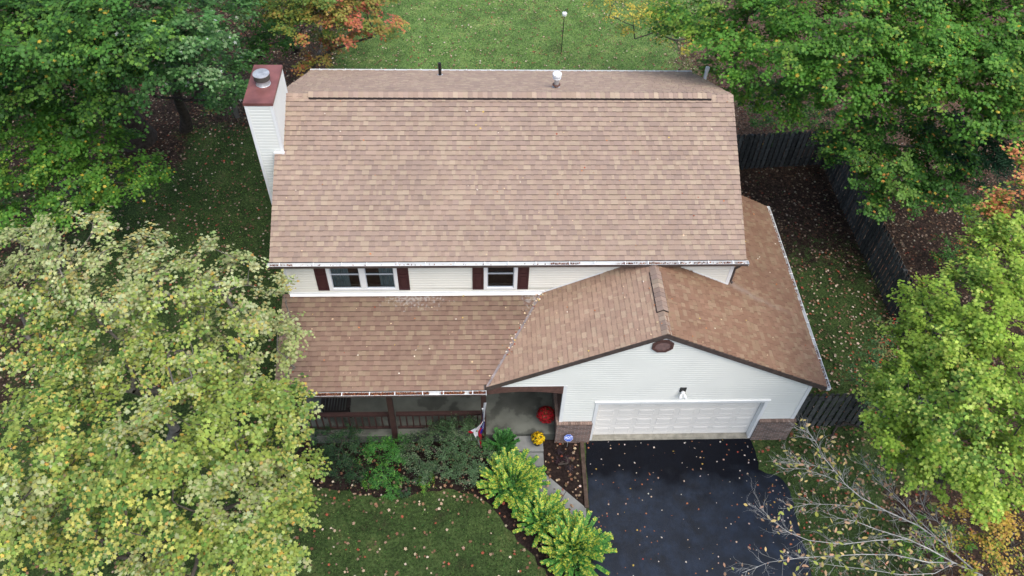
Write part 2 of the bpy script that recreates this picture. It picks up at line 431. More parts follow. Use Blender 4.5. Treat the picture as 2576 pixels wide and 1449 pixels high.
# ------------------------------------------------------------------ ground
def sstep(a, b, x): t = np.clip((x - a) / (b - a), 0, 1); return t * t * (3 - 2 * t)
def litter(x, y):
    """how much leaf mould covers the ground: woods to the right, wood edge behind, strip along fence"""
    wob = np.sin(x * 0.9 + 1.3) * 0.5 + np.sin(y * 0.8 + x * 0.3) * 0.6 + np.sin(x * 2.1 - y * 1.7) * 0.3
    a = sstep(19.4, 20.6, x + wob * 0.2)
    b = sstep(9.3, 10.2, y) * sstep(11.5, 16.5, x - (y - 15) * 0.35 + wob * .6)
    c = sstep(12.6, 13.0, x) * sstep(14.5, 10, y) * (0.25 + 0.6 * sstep(2.5, 7.0, y + wob * .4)) * (y > -3)
    d = sstep(-5.2, -7.0, x + wob * .5) * sstep(8.5, 10.5, y)
    e = sstep(.8, -2.0, x + wob) * sstep(11.0, 13.5, y)
    f = sstep(16.8, 18.2, x + wob * .5) * sstep(-3.4, -4.8, y) * 0.85
    k = sstep(-8.2, -9.5, x + wob) * 0.6
    return np.clip(np.maximum.reduce([a, b * .85, c, d * 0.85, e * .8, f, k]), 0, 1)

GZ = -0.06
def make_ground():
    xs = np.concatenate([[-900, -300, -100, -50], np.arange(-26, 42.01, 0.5), [70, 120, 320, 900]])
    ys = np.concatenate([[-900, -300, -100, -40], np.arange(-20, 36.01, 0.5), [60, 110, 320, 900]])
    X, Y = np.meshgrid(xs, ys)
    V = np.stack([X.ravel(), Y.ravel(), np.full(X.size, GZ)], 1)
    nx, ny = len(xs), len(ys)
    F = [(j * nx + i, j * nx + i + 1, (j + 1) * nx + i + 1, (j + 1) * nx + i) for j in range(ny - 1) for i in range(nx - 1)]
    me = bpy.data.meshes.new('ground'); me.from_pydata(V.tolist(), [], F); me.materials.append(lawn_m)
    a = me.attributes.new('litter', 'FLOAT', 'POINT'); a.data.foreach_set('value', litter(V[:, 0], V[:, 1]).astype(np.float32))
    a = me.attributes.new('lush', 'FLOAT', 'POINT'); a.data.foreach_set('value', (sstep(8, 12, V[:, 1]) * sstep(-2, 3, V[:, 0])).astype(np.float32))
    o = bpy.data.objects.new('ground', me); col.objects.link(o); o['kind'] = 'structure'
make_ground()

def sheet(name, pts, z, M, thick=0.0, kind='structure'):
    b = MB()
    if thick: b.prism([(x, y, z - thick) for x, y in pts], (0, 0, thick))
    else: b.poly([(x, y, z) for x, y in pts])
    o = b.build(name, M); o['kind'] = kind; return o

def wobble(pts, amp, step=0.25, seed=1):
    r = random.Random(seed); out = []
    for i in range(len(pts)):
        a, b = np.array(pts[i]), np.array(pts[(i + 1) % len(pts)]); L = np.linalg.norm(b - a); n = max(1, int(L / step))
        nrm = np.array([-(b - a)[1], (b - a)[0]]) / (L + 1e-9)
        for k in range(n): out.append(tuple(a + (b - a) * k / n + nrm * r.uniform(-amp, amp)))
    return out

drive = [(8.72, -2.60), (8.62, -3.9), (8.60, -5.1), (8.50, -6.9), (8.45, -30), (14.6, -30), (14.62, -7.0), (14.64, -6.2), (14.65, -5.1),
         (14.66, -4.45), (14.55, -4.1), (14.40, -3.92), (14.1, -3.85), (13.90, -3.72), (13.93, -3.1), (13.86, -2.60)]
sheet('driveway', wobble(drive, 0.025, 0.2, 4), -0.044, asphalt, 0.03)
bed = [(0.0, -2.62), (7.8, -2.62), (8.52, -2.68), (8.47, -8.5), (7.9, -8.2), (7.55, -7.2), (6.9, -6.3), (6.2, -5.4), (5.7, -4.75), (5.1, -4.3), (4.2, -4.2), (3.2, -4.4),
       (2.2, -4.4), (1.1, -4.1), (0.2, -4.0), (-0.6, -3.8)]
sheet('mulch_bed', wobble(bed, 0.06, 0.2, 5), -0.054, mulch_m)
walk = [(6.47, -3.60), (7.34, -3.60), (7.34, -3.72), (8.56, -4.92), (8.58, -5.95), (8.3, -6.0), (6.47, -4.2)]
wb = MB()
wb.prism([(x, y, -0.09) for x, y in [(6.47, -3.60), (7.34, -3.60), (7.34, -3.72), (6.85, -4.55), (6.47, -4.2)]], (0, 0, 0.055))
wb.prism([(x, y, -0.09) for x, y in [(7.352, -3.73), (7.95, -4.32), (7.45, -5.16), (6.86, -4.565)]], (0, 0, 0.055))
wb.prism([(x, y, -0.09) for x, y in [(7.962, -4.33), (8.50, -4.86), (8.45, -5.92), (8.28, -5.98), (7.46, -5.17)]], (0, 0, 0.055))
o = wb.build('walkway', concrete, bevel=0.006); o['kind'] = 'structure'

# ------------------------------------------------------------------ house
YE, ZE, YR, ZR = -0.197, 5.563, 4.18, 7.841
XL, XR = -0.255, 12.852
WX = 12.642
SL = (ZR - ZE) / (YR - YE)
YB = 2 * YR - YE
GX, GZP, GSL = 10.254, 5.515, 0.5164
GXR, GXL = 15.296, 5.60
GYF, GYB = -2.70, 4.62
def gz(x): return GZP - GSL * abs(x - GX)
PZ0, PZ1, PY = 3.975, 3.109, -2.78
GW0, GW1, GY = 7.808, 14.874, -2.62

house = empty('house', (0, 0, 0), 'two storey white sided house with tan shingle roofs and attached two car garage', 'house')

SH = [lin('#9f8a7b'), lin('#a48e7e'), lin('#9a8578'), lin('#a6927f'), lin('#978376'), lin('#a99682'), lin('#9e897a'), lin('#9c8677'), lin('#a28d7b')]
def shingles(b, O, u, v, nrm, Lu, Lv, expo=0.147, tone=1.0, tonef=None, clip=None, cols=SH, seed=0, butt=.33, th=1.0):
    r = random.Random(seed)
    O, u, v, nrm = map(np.array, (O, u, v, nrm))
    nrow = int(math.ceil(Lv / expo))
    for i in range(nrow):
        v0 = i * expo; v1 = min(v0 + expo, Lv)
        x = -r.uniform(0, 0.2); tooth = r.random() < .5
        while x < Lu:
            w = r.choice((0.07, 0.10, 0.12, 0.14, 0.16, 0.20)) * r.uniform(.85, 1.15)
            x0, x1 = max(0, x), min(Lu, x + w); x += w; tooth = not tooth if r.random() < .8 else tooth
            if x1 - x0 < 0.01: continue
            if clip:
                cc = O + u * (x0 + x1) / 2 + v * v0
                if not clip(*cc): continue
            h0 = (0.021 + (0.011 if tooth else 0) + r.uniform(0, .0015)) * th
            t = tone * r.uniform(.95, 1.05)
            c = np.array(r.choice(cols)); mc = np.mean(np.array(cols), 0); c = mc + (c - mc) * 1.0
            if tonef: t *= tonef(*(O + u * (x0 + x1) / 2 + v * (v0 + v1) / 2))
            c = c * t
            def pt(a, bb, h): return O + u * a + v * bb + nrm * h
            h1 = 0.004
            vm = v0 + (v1 - v0) * (1.0 if tooth else 0.74)
            hm = h0 + (h1 - h0) * (vm - v0) / max(v1 - v0, 1e-6)
            b.k = tuple(c); b.poly([pt(x0, v0, h0), pt(x1, v0, h0), pt(x1, vm, hm), pt(x0, vm, hm)])
            if not tooth:
                b.k = tuple(c * 0.83); b.poly([pt(x0, vm, hm), pt(x1, vm, hm), pt(x1, v1, h1), pt(x0, v1, h1)])
            b.k = tuple(c * butt); b.poly([pt(x0, v0, 0), pt(x1, v0, 0), pt(x1, v0, h0), pt(x0, v0, h0)])  # butt faces painted dark to stand in for the course shadow lines
            if tooth:
                b.poly([pt(x0, v0, 0), pt(x0, v0, h0), pt(x0, v1, h1), pt(x0, v1, 0)])
                b.poly([pt(x1, v0, 0), pt(x1, v1, 0), pt(x1, v1, h1), pt(x1, v0, h0)])

def unit(a): a = np.array(a, float); return a / np.linalg.norm(a)
def caps(b, P0, P1, side, nrmL, nrmR, width=0.15, lift=0.02, step=0.14, seed=3, tone=1.0):
    """ridge caps from P0 to P1: little saddles laid across the ridge; side = horizontal unit across the ridge"""
    r = random.Random(seed); P0, P1 = np.array(P0, float), np.array(P1, float)
    L = np.linalg.norm(P1 - P0); d = (P1 - P0) / L; n = int(L / step)
    dl, dr = map(np.array, (nrmL, nrmR))     # down-slope unit vectors on each side
    up = np.array([0, 0, 1.0])
    for i in range(n):
        a = P0 + d * L * i / n; bb = P0 + d * L * (i + 1) / n
        b.k = tuple(np.array(r.choice(SH)) * r.uniform(.88, 1.14) * tone)
        la, lb = lift + .012, lift
        A = [a + up * la + dl * width, a + up * (la + .012), a + up * la + dr * width]
        B = [bb + up * lb + dl * width, bb + up * (lb + .012), bb + up * lb + dr * width]
        b.poly([A[0], A[1], B[1], B[0]], True); b.poly([A[1], A[2], B[2], B[1]], True)
        b.k = tuple(np.array(b.k) * .6)
        b.poly([A[0] - up * .014, A[1] - up * .014, A[1], A[0]]); b.poly([A[1] - up * .014, A[2] - up * .014, A[2], A[1]])

# main roof ------------------------------------------------
vF = unit((0, YR - YE, ZR - ZE)); nF = unit((0, -(ZR - ZE), YR - YE)); LvF = math.hypot(YR - YE, ZR - ZE)
vB = unit((0, -(YR - YE), ZR - ZE)); nB = unit((0, (ZR - ZE), YR - YE))
b = MB()
shingles(b, (XL, YE, ZE), (1, 0, 0), vF, nF, XR - XL, LvF, seed=1)
shingles(b, (XR, YB, ZE), (-1, 0, 0), vB, nB, XR - XL, LvF, seed=2, tone=1.10, expo=0.147)  # rear tabs painted lighter to make up for light they miss
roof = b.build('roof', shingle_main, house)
b = MB()   # deck with fascia/rake boards
T = 0.16
b.prism([(XL + .01, YE + .012, ZE - T), (XL + .01, YE + .012, ZE - .004), (XL + .01, YR, ZR - .004), (XL + .01, YB - .012, ZE - .004), (XL + .01, YB - .012, ZE - T),
         (XL + .01, YR, ZR - T)], (XR - XL - .02, 0, 0))
b.build('roof_deck', fascia_m, roof)
b = MB()
caps(b, (XL, YR, ZR), (0.62, YR, ZR), None, -vF, -vB, 0.15, 0.012, tone=1.04)
b.build('ridge_cap', shingle_main, roof); b = MB()
caps(b, (12.2, YR, ZR), (XR, YR, ZR), None, -vF, -vB, 0.15, 0.012, tone=1.04)
b.build('ridge_cap', shingle_main, roof)
b = MB()
caps(b, (0.62, YR, ZR + .065), (12.2, YR, ZR + .065), None, -vF, -vB, 0.17, 0.012, tone=1.04)
b.mi = 1
for dn in (-vF, -vB):
    c = np.array([(0.62 + 12.2) / 2, YR, ZR + .036]) + dn * .09
    b.obox(c, (5.78, 0, 0), dn * .090, np.array([0, 0, .034]))
b.build('ridge_vent', [shingle_main, vent_dark], roof)

# gutters: open trough, white inside, brown outside, with white straps ------------
def gutter(name, P0, P1, outdir, parent, width=0.12, depth=0.125, straps=None, seed=0, cols=(white_trim, fascia_m)):
    P0, P1, od = map(lambda q: np.array(q, float), (P0, P1, outdir)); up = np.array([0, 0, 1.0])
    prof = [(0.0, 0.0), (0.0, -depth), (width * .82, -depth), (width, -depth * .72), (width, -.006), (width - .012, -.006), (width - .012, -depth * .70),
            (width * .80, -depth + .008), (.006, -depth + .008), (.006, 0)]
    b = MB(); k = len(prof)
    n0 = 0
    for P in (P0, P1): b.v += [tuple(P + od * a + up * z) for a, z in prof]
    for i in range(k):
        j = (i + 1) % k; b.mi = 1 if i in (1, 2, 3) else 0
        b.face([i, j, k + j, k + i])
    b.mi = 0
    for base in (P0, P1):
        b.prism([tuple(base + od * a + up * z) for a, z in prof[:5]], unit(P1 - P0) * (.008 if base is P1 else -.008))
    g = b.build(name, list(cols), parent)
    L = np.linalg.norm(P1 - P0); d = (P1 - P0) / L; r = random.Random(seed)
    s0 = None
    n = straps or int(L / .75)
    for i in range(n):
        t = (i + .5 + r.uniform(-.12, .12)) / n * L
        c = P0 + d * t
        sb = MB(); sb.obox(c + od * (width * .5) + up * .004, d * .013, od * width * .5, up * .006)
        sb.build('strap', white_trim, g)
    return g
gutter('gutter', (XL - .04, YE - .015, ZE - .012), (XR + .05, YE - .015, ZE - .012), (0, -1, 0), house, straps=17, seed=1)
gutter('gutter', (XR + .03, YB + .015, ZE - .012), (XL - .03, YB + .015, ZE - .012), (0, 1, 0), house, straps=16, seed=2)

# porch roof ------------------------------------------------
vP = unit((0, -PY, PZ0 - PZ1)); nP = unit((0, -(PZ0 - PZ1), -PY)); LvP = math.hypot(PY, PZ0 - PZ1)
PXL = -0.214
def zporch(y): return PZ0 + (PZ0 - PZ1) / -PY * y
def clipP(x, y, z): return gz(x) < zporch(y) + 0.10 or x < 6.0
b = MB()
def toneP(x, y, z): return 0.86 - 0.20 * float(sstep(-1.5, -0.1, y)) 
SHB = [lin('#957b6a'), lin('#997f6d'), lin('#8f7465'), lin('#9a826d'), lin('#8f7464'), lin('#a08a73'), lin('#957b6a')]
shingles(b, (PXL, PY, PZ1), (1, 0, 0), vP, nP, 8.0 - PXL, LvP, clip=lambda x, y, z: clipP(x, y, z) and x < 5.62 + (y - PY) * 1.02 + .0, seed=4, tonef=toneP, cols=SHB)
proof = b.build('porch_roof', shingle_porch, house)
b = MB()
b.prism([(PXL + .01, PY + .01, PZ1 - .14), (PXL + .01, PY + .01, PZ1 - .004), (PXL + .01, -.005, PZ0 - .004), (PXL + .01, -.005, PZ0 - .14)], (5.56 - PXL, 0, 0))
b.prism([(5.561, -2.56, zporch(-2.56) - .12), (5.561, -2.56, zporch(-2.56) - .005), (5.561, -.006, PZ0 - .005), (5.561, -.006, PZ0 - .13)], (1.6, 0, 0))
b.build('roof_deck', fascia_m, proof)
gutter('gutter', (PXL - .02, PY - .012, PZ1 - .012), (5.60, PY - .012, PZ1 - .012), (0, -1, 0), house, straps=8, seed=5)

# garage roof ------------------------------------------------
b = MB()
dR = unit((-1, 0, GSL)); nR = unit((GSL, 0, 1))          # up-slope on right side
dL = unit((1, 0, GSL)); nL = unit((-GSL, 0, 1))
LsR = (GXR - GX) / abs(dR[0]); LsL = (GX - GXL) / abs(dL[0])
def clipR(x, y, z): return y < 0.02 or x > WX - .12
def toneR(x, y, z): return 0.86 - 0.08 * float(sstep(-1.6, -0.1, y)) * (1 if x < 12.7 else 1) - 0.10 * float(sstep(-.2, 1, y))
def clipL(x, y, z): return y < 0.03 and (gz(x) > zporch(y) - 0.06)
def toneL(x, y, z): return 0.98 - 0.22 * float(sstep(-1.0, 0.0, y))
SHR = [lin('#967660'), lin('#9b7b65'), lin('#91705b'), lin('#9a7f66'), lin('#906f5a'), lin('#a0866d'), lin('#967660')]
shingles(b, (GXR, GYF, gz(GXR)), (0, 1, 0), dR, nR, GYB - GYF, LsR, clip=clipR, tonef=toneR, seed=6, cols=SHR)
# left slope: courses run along y from the front edge back; tabs painted lighter and warmer to stand in for light
O = np.array([GXL, 0.03, gz(GXL)])
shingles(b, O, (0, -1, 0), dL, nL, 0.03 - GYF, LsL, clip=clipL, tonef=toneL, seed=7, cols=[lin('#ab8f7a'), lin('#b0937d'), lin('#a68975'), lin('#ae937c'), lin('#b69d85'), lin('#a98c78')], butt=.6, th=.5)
groof = b.build('garage_roof', shingle_garage, house)
b = MB()
prof = [(GXL, gz(GXL)), (GX, GZP), (GXR - .01, gz(GXR) + .005)]
b.prism([(GXL, GYF + .02, gz(GXL) - .004), (GX, GYF + .02, GZP - .004), (GXR - .01, GYF + .02, gz(GXR) - .001), (GXR - .01, GYF + .02, gz(GXR) - .15), (GX, GYF + .02, GZP - .17), (GXL, GYF + .02, gz(GXL) - .15)], (0, -GYF - .03, 0))
b.prism([(12.66, -.01, gz(12.66) - .004), (GXR - .01, -.01, gz(GXR) - .001), (GXR - .01, -.01, gz(GXR) - .15), (12.66, -.01, gz(12.66) - .15)], (0, GYB, 0))
b.build('roof_deck', fascia_m, groof)
b = MB()    # rake board: brown bargeboard with a narrow capping
for x0, x1 in ((GXL - .02, GX), (GX, GXR + .0)):
    z0, z1 = gz(x0), gz(x1)
    b.prism([(x0, GYF + .019, z0 - .17), (x1, GYF + .019, z1 - .17), (x1, GYF + .019, z1 + .004), (x0, GYF + .019, z0 + .004)], (0, -.035, 0))
b.build('rake_board', fascia_m, groof)
b = MB()
caps(b, (GX, GYF, GZP), (GX, -1.95, GZP), None, -dL, -dR, .15, .012, seed=8, tone=.98)
b.build('ridge_cap', shingle_main, groof); b = MB()
caps(b, (GX, -.55, GZP), (GX, 0, GZP), None, -dL, -dR, .15, .012, seed=9, tone=.9)
b.build('ridge_cap', shingle_main, groof)
b = MB()
caps(b, (GX, -1.95, GZP + .045), (GX, -.55, GZP + .045), None, -dL, -dR, .17, .012, seed=10, tone=.98)
b.mi = 1
for dn in (-dL, -dR):
    c = np.array([GX, -1.25, GZP + .028]) + dn * .09
    b.obox(c, (0, .70, 0), dn * .09, np.array([0, 0, .022]))
b.build('ridge_vent', [shingle_main, vent_dark], groof)
gutter('gutter', (GXR + .012, GYF - .02, gz(GXR) - .012), (GXR + .012, GYB + .02, gz(GXR) - .012), (1, 0, 0), house, width=.11, straps=11, seed=11)
b = MB()     # valley flashing strip between porch roof and garage roof
vy = np.linspace(PY + .08, 0, 14)
for i in range(13):
    y0, y1 = vy[i], vy[i + 1]
    x0 = GX - (GZP - zporch(y0)) / GSL; x1 = GX - (GZP - zporch(y1)) / GSL
    b.poly([(x0 - .05, y0, zporch(y0) + .026), (x0 + .03, y0, zporch(y0) + .040), (x1 + .03, y1, zporch(y1) + .040), (x1 - .05, y1, zporch(y1) + .026)])
b.build('valley_flashing', mat('flashing', (0.24, 0.20, 0.19), .6, .3, 6), proof)

# walls ------------------------------------------------
def siding(b, axis, pos, out, rng, z0, z1, lap=0.105):
    """lapped boards on a plane; axis 'x' or 'y' = running direction; rng(z) -> list of intervals; out=+-1"""
    n = max(1, int(round((z1 - z0) / lap))); h = (z1 - z0) / n
    def P(t, off, z):
        return (t, pos + out * off, z) if axis == 'x' else (pos + out * off, t, z)
    for i in range(n):
        a, c = z0 + i * h, z0 + (i + 1) * h
        for (s0, s1), (e0, e1) in zip(rng(a + 1e-4), rng(c - 1e-4)):
            if s1 - s0 < .005 and e1 - e0 < .005: continue
            q = .62; m0 = s0 + (e0 - s0) * q; m1 = s1 + (e1 - s1) * q; am = a + (c - a) * q
            b.poly([P(s0, .020, a), P(s1, .020, a), P(m1, .018, am), P(m0, .018, am)])
            b.poly([P(m0, .018, am), P(m1, .018, am), P(e1, .0, c), P(e0, .0, c)])
            b.poly([P(s0, -.002, a), P(s1, -.002, a), P(s1, .020, a), P(s0, .020, a)])
def fixed(*iv): return lambda z: list(iv)

b = MB()
ZW = 5.44
siding(b, 'x', 0, -1, lambda z: [(0.0, WX)] if not (4.17 < z < 5.42) else [(0.0, 1.17), (3.12, 5.57), (6.51, WX)], 3.90, ZW)
siding(b, 'x', 0, -1, fixed((0.0, 7.78)), .34, 3.90)
siding(b, 'y', 0, -1, lambda z: [(0, 8.36)] if z < ZW else [((z - ZW) / SL, 8.36 - (z - ZW) / SL)], .0, 7.6)
siding(b, 'y', WX, 1, lambda z: [(0, 8.36)] if z < ZW else [((z - ZW) / SL, 8.36 - (z - ZW) / SL)], .0, 7.6)
siding(b, 'x', 8.36, 1, fixed((0, WX)), 0, ZW)
wall = b.build('wall', siding_m, house)
b = MB()    # core behind the boards
b.box(0.01, 1.15, .012, .2, .0, ZW); b.box(3.14, 5.55, .012, .2, 0, ZW); b.box(6.53, WX - .01, .012, .2, 0, ZW)
b.box(1.15, 3.14, .012, .2, 0, 4.16); b.box(5.55, 6.53, .012, .2, 0, 4.16)
b.box(0.012, .2, .2, 8.15, -.06, ZW); b.box(WX - .2, WX - .012, .2, 8.15, -.06, ZW); b.box(0.01, WX - .01, 8.15, 8.345, -.06, ZW)
b.build('wall_core', siding_m, wall)
b = MB()
b.prism([(-.030, -.030, 0), (.07, -.030, 0), (.07, -.003, 0), (-.003, -.003, 0), (-.003, .08, 0), (-.030, .08, 0)], (0, 0, ZW))
b.build('corner_trim', white_trim, wall); b = MB()
b.prism([(WX - .07, -.030, 4.15), (WX + .030, -.030, 4.15), (WX + .030, .08, 4.15), (WX + .003, .08, 4.15), (WX + .003, -.003, 4.15), (WX - .07, -.003, 4.15)], (0, 0, ZW - 4.15))
b.build('corner_trim', white_trim, wall)
b = MB()    # white flashing board at the foot of the upper wall
b.box(0.072, 7.30, -.034, -.021, PZ0 - .01, PZ0 + .105)
b.poly([(0, -.10, zporch(-.10) + .030), (7.25, -.10, zporch(-.10) + .030), (7.25, -.030, PZ0 + .03), (0, -.030, PZ0 + .03)])
b.build('wall_flashing', white_trim, wall)
b = MB()    # thin trim along garage roof/wall junction
for x0, x1 in ((7.30, 8.95), (11.5, WX)):
    b = MB()
    b.prism([(x0, -.025, gz(x0) + .02), (x1, -.025, gz(x1) + .02), (x1, -.025, gz(x1) + .07), (x0, -.025, gz(x0) + .07)], (0, -.012, 0))
    b.build('step_flashing', white_trim, wall)

b = MB()    # garage gable + front wall
def grange(z):
    top = GZP - .16
    if z > 3.07:
        x0 = GX - (top - z) / GSL; x1 = GX + (top - z) / GSL
        return [(max(x0, 5.62), min(x1, GW1))]
    if z > 2.18: return [(GW0, min(GX + (top - z) / GSL, GW1))]
    return [(GW0, 8.80), (13.83, GW1)]
n0 = 0
siding(b, 'x', GY, -1, lambda z: grange(z) if z <= 2.18 else grange(z), 1.10, 2.18, .098)
siding(b, 'x', GY, -1, grange, 2.181, 3.07, .0988)
siding(b, 'x', GY, -1, grange, 3.0701, GZP - .17, .0985)
siding(b, 'y', GW1, 1, fixed((GY, 4.4)), .0, 2.95)
siding(b, 'x', 4.4, 1, lambda z: [(WX + .02, GW1)], .0, 2.9)
gwall = b.build('garage_wall', siding_g, house)
b = MB()
b.prism([(5.62, GY + .01, 3.06), (GW1 - .01, GY + .01, 3.06), (GW1 - .01, GY + .01, gz(GW1) - .17), (GX, GY + .01, GZP - .18), (5.62, GY + .01, 3.085)], (0, .12, 0))
b.box(GW0 + .01, 8.80, GY + .01, GY + .16, -.06, 3.055); b.box(13.82, GW1 - .01, GY + .01, GY + .16, -.06, 2.95); b.box(8.805, 13.815, GY + .01, GY + .16, 2.18, 3.055)
b.box(GW1 - .14, GW1 - .012, GY + .17, 4.38, -.06, 2.9)
b.box(GW0 + .02, GW0 + .14, GY + .17, 0, 0, 3.9)
b.build('wall_core', siding_g, gwall)
b = MB()
b.prism([(GW0 - .030, GY - .030, 1.095), (GW0 + .075, GY - .030, 1.095), (GW0 + .075, GY - .002, 1.095), (GW0 - .002, GY - .002, 1.095), (GW0 - .002, GY + .09, 1.095), (GW0 - .030, GY + .09, 1.095)], (0, 0, 1.96))
b.build('corner_trim', white_trim, gwall); b = MB()
b.prism([(GW1 - .075, GY - .030, 1.095), (GW1 + .034, GY - .030, 1.095), (GW1 + .034, GY + .09, 1.095), (GW1 + .003, GY + .09, 1.095), (GW1 + .003, GY - .002, 1.095), (GW1 - .075, GY - .002, 1.095)], (0, 0, 1.85))
b.build('corner_trim', white_trim, gwall); b = MB()
b.box(5.75, GW0 - .03, GY - .027, GY - .021, 3.045, 3.075)
b.build('soffit_trim', white_trim, gwall)
# brick wainscot with a rowlock course on top
b = MB()
b.prism([(GW0 - .09, GY - .10, -.08), (8.79, GY - .10, -.08), (8.79, GY - .021, -.08), (GW0 - .003, GY - .021, -.08), (GW0 - .003, -.03, -.08), (GW0 - .09, -.03, -.08)], (0, 0, 1.12))
brickw = b.build('brick_base', brick, house); b = MB()
b.prism([(13.84, GY - .10, -.08), (GW1 + .10, GY - .10, -.08), (GW1 + .10, GY + .12, -.08), (GW1 + .022, GY + .12, -.08), (GW1 + .022, GY - .021, -.08), (13.84, GY - .021, -.08)], (0, 0, 1.12))
brickr = b.build('brick_base', brick, house)
b = MB(); r = random.Random(3)
def rowlock(x0, x1):
    x = x0
    while x < x1 - .02:
        w = min(.062, x1 - x); cc = np.array((0.24, 0.165, 0.13)) * r.uniform(.65, 1.25); b.k = tuple(cc)
        b.prism([(x, GY - .125, 1.042), (x + w, GY - .125, 1.042), (x + w, GY - .019, 1.042), (x, GY - .019, 1.042)], (0, 0, .05)); x += w + .009
sill_m = mat('brick_sill', attr=True, rough=.9, noise=.2, nscale=40)
rowlock(13.84, GW1 + .10); b.build('sill_brick', sill_m, brickr); b = MB()
rowlock(GW0 - .10, 8.79)
y = GY - .01
while y < -.1:
    b.k = tuple(np.array((0.24, 0.165, 0.13)) * r.uniform(.65, 1.25))
    b.prism([(GW0 - .115, y, 1.042), (GW0 - .004, y, 1.042), (GW0 - .004, y + .19, 1.042), (GW0 - .115, y + .19, 1.042)], (0, 0, .05)); y += .2
b.build('sill_brick', mat('brick_sill', attr=True, rough=.9, noise=.2, nscale=40), brickw)
b = MB()     # brown side of the garage wall above the brick, inside the porch
siding(b, 'y', GW0, -1, fixed((GY + .1, 0)), 1.1, 3.9)
b.build('wall_panel', beam_m, gwall)

# windows ------------------------------------------------
def window(x0, x1, z0, z1, units):
    fr = MB()
    t = .10
    fr.box(x0, x0 + t, -.045, .05, z0, z1); fr.box(x1 - t, x1, -.045, .05, z0, z1)
    fr.box(x0 + t, x1 - t, -.045, .05, z1 - t * .7, z1); fr.box(x0 + t, x1 - t, -.050, .05, z0, z0 + t * .75)
    W = (x1 - x0 - 2 * t)
    if units == 2:
        xm = (x0 + x1) / 2; fr.box(xm - .08, xm + .08, -.043, .05, z0 + t * .75, z1 - t * .7)
        spans = [(x0 + t, xm - .08), (xm + .08, x1 - t)]
    else: spans = [(x0 + t, x1 - t)]
    w = fr.build('window', white_trim, house, bevel=.004)
    zm = (z0 + z1) / 2 + .02
    for k, (a, c) in enumerate(spans):
        s = MB(); q = .022
        for lo, hi, yy in ((z0 + t * .75, zm + .015, -.012), (zm - .015, z1 - t * .7, .014)):
            s.box(a, a + q, yy, yy + .024, lo, hi); s.box(c - q, c, yy, yy + .024, lo, hi)
            s.box(a + q, c - q, yy, yy + .024, lo, lo + q * 1.2); s.box(a + q, c - q, yy, yy + .024, hi - q, hi)
        s.build('sash', mat('sash_white', (0.45, 0.49, 0.53), .4), w)
        g = MB(); g.poly([(a + q, .002, z0 + .09), (c - q, .002, z0 + .09), (c - q, .002, zm), (a + q, .002, zm)]); g.poly([(a + q, .026, zm), (c - q, .026, zm), (c - q, .026, z1 - .07), (a + q, .026, z1 - .07)])
        g.build('pane', glassp, w)
        if units == 2:
            cu = MB(); n = 26; lo, hi = (a, a + (c - a) * .62) if k == 0 else (a + (c - a) * .48, c)
            pts = [(lo + (hi - lo) * i / n, .06 + .018 * math.sin(i * 1.9) + .01 * math.sin(i * .7)) for i in range(n + 1)]
            for i in range(n): cu.poly([(*pts[i], z0 + .02), (*pts[i + 1], z0 + .02), (*pts[i + 1], z1), (*pts[i], z1)])
            cu.build('curtain', curtain_m, w, smooth=True)
    i = MB(); i.box(x0 - .02, x1 + .02, .6, .62, z0 - .1, z1 + .02); i.box(x0 - .04, x0 - .03, .2, .6, z0 - .1, z1); i.box(x1 + .03, x1 + .04, .2, .6, z0 - .1, z1)
    i.box(x0 - .02, x1 + .02, .2, .6, z0 - .12, z0 - .11); i.box(x0 - .02, x1 + .02, .2, .6, z1 + .001, z1 + .01)
    i.build('room', dark_in, w)
    return w
gm = bpy.data.materials.new('pane_glass'); gm.use_nodes = True
nt, N, L, p = extra(gm)
tr = N.new('ShaderNodeBsdfTransparent'); tr.inputs[0].default_value = (.70, .78, .80, 1)
gl = N.new('ShaderNodeBsdfGlossy'); gl.inputs['Roughness'].default_value = .03
fz = N.new('ShaderNodeFresnel'); fz.inputs[0].default_value = 1.5
ms = N.new('ShaderNodeMixShader'); L.new(fz.outputs[0], ms.inputs[0]); L.new(tr.outputs[0], ms.inputs[1]); L.new(gl.outputs[0], ms.inputs[2])
L.new(ms.outputs[0], N['Material Output'].inputs['Surface']); glassp = gm
window(1.16, 3.13, 4.165, 5.425, 2)
window(5.56, 6.52, 4.165, 5.425, 1)
def shutter(x0, x1):
    b = MB(); z0, z1 = 4.17, 5.42
    b.box(x0, x1, -.030, -.021, z0, z1)
    q = .05; zm = (z0 + z1) / 2
    b.box(x0, x0 + q, -.048, -.0301, z0, z1); b.box(x1 - q, x1, -.048, -.0301, z0, z1)
    for lo, hi in ((z0, z0 + .07), (zm - .05, zm + .05), (z1 - .07, z1)): b.box(x0 + q, x1 - q, -.048, -.0301, lo, hi)
    for lo, hi in ((z0 + .10, zm - .08), (zm + .08, z1 - .10)):
        b.prism([(x0 + q + .03, -.0301, lo), (x1 - q - .03, -.0301, lo), (x1 - q - .03, -.0301, hi), (x0 + q + .03, -.0301, hi)], (0, -.012, 0))
    b.build('shutter', shutter_m, house, bevel=.003)
for a, c in ((.84, 1.155), (3.135, 3.45), (5.24, 5.555), (6.525, 6.84)): shutter(a, c)

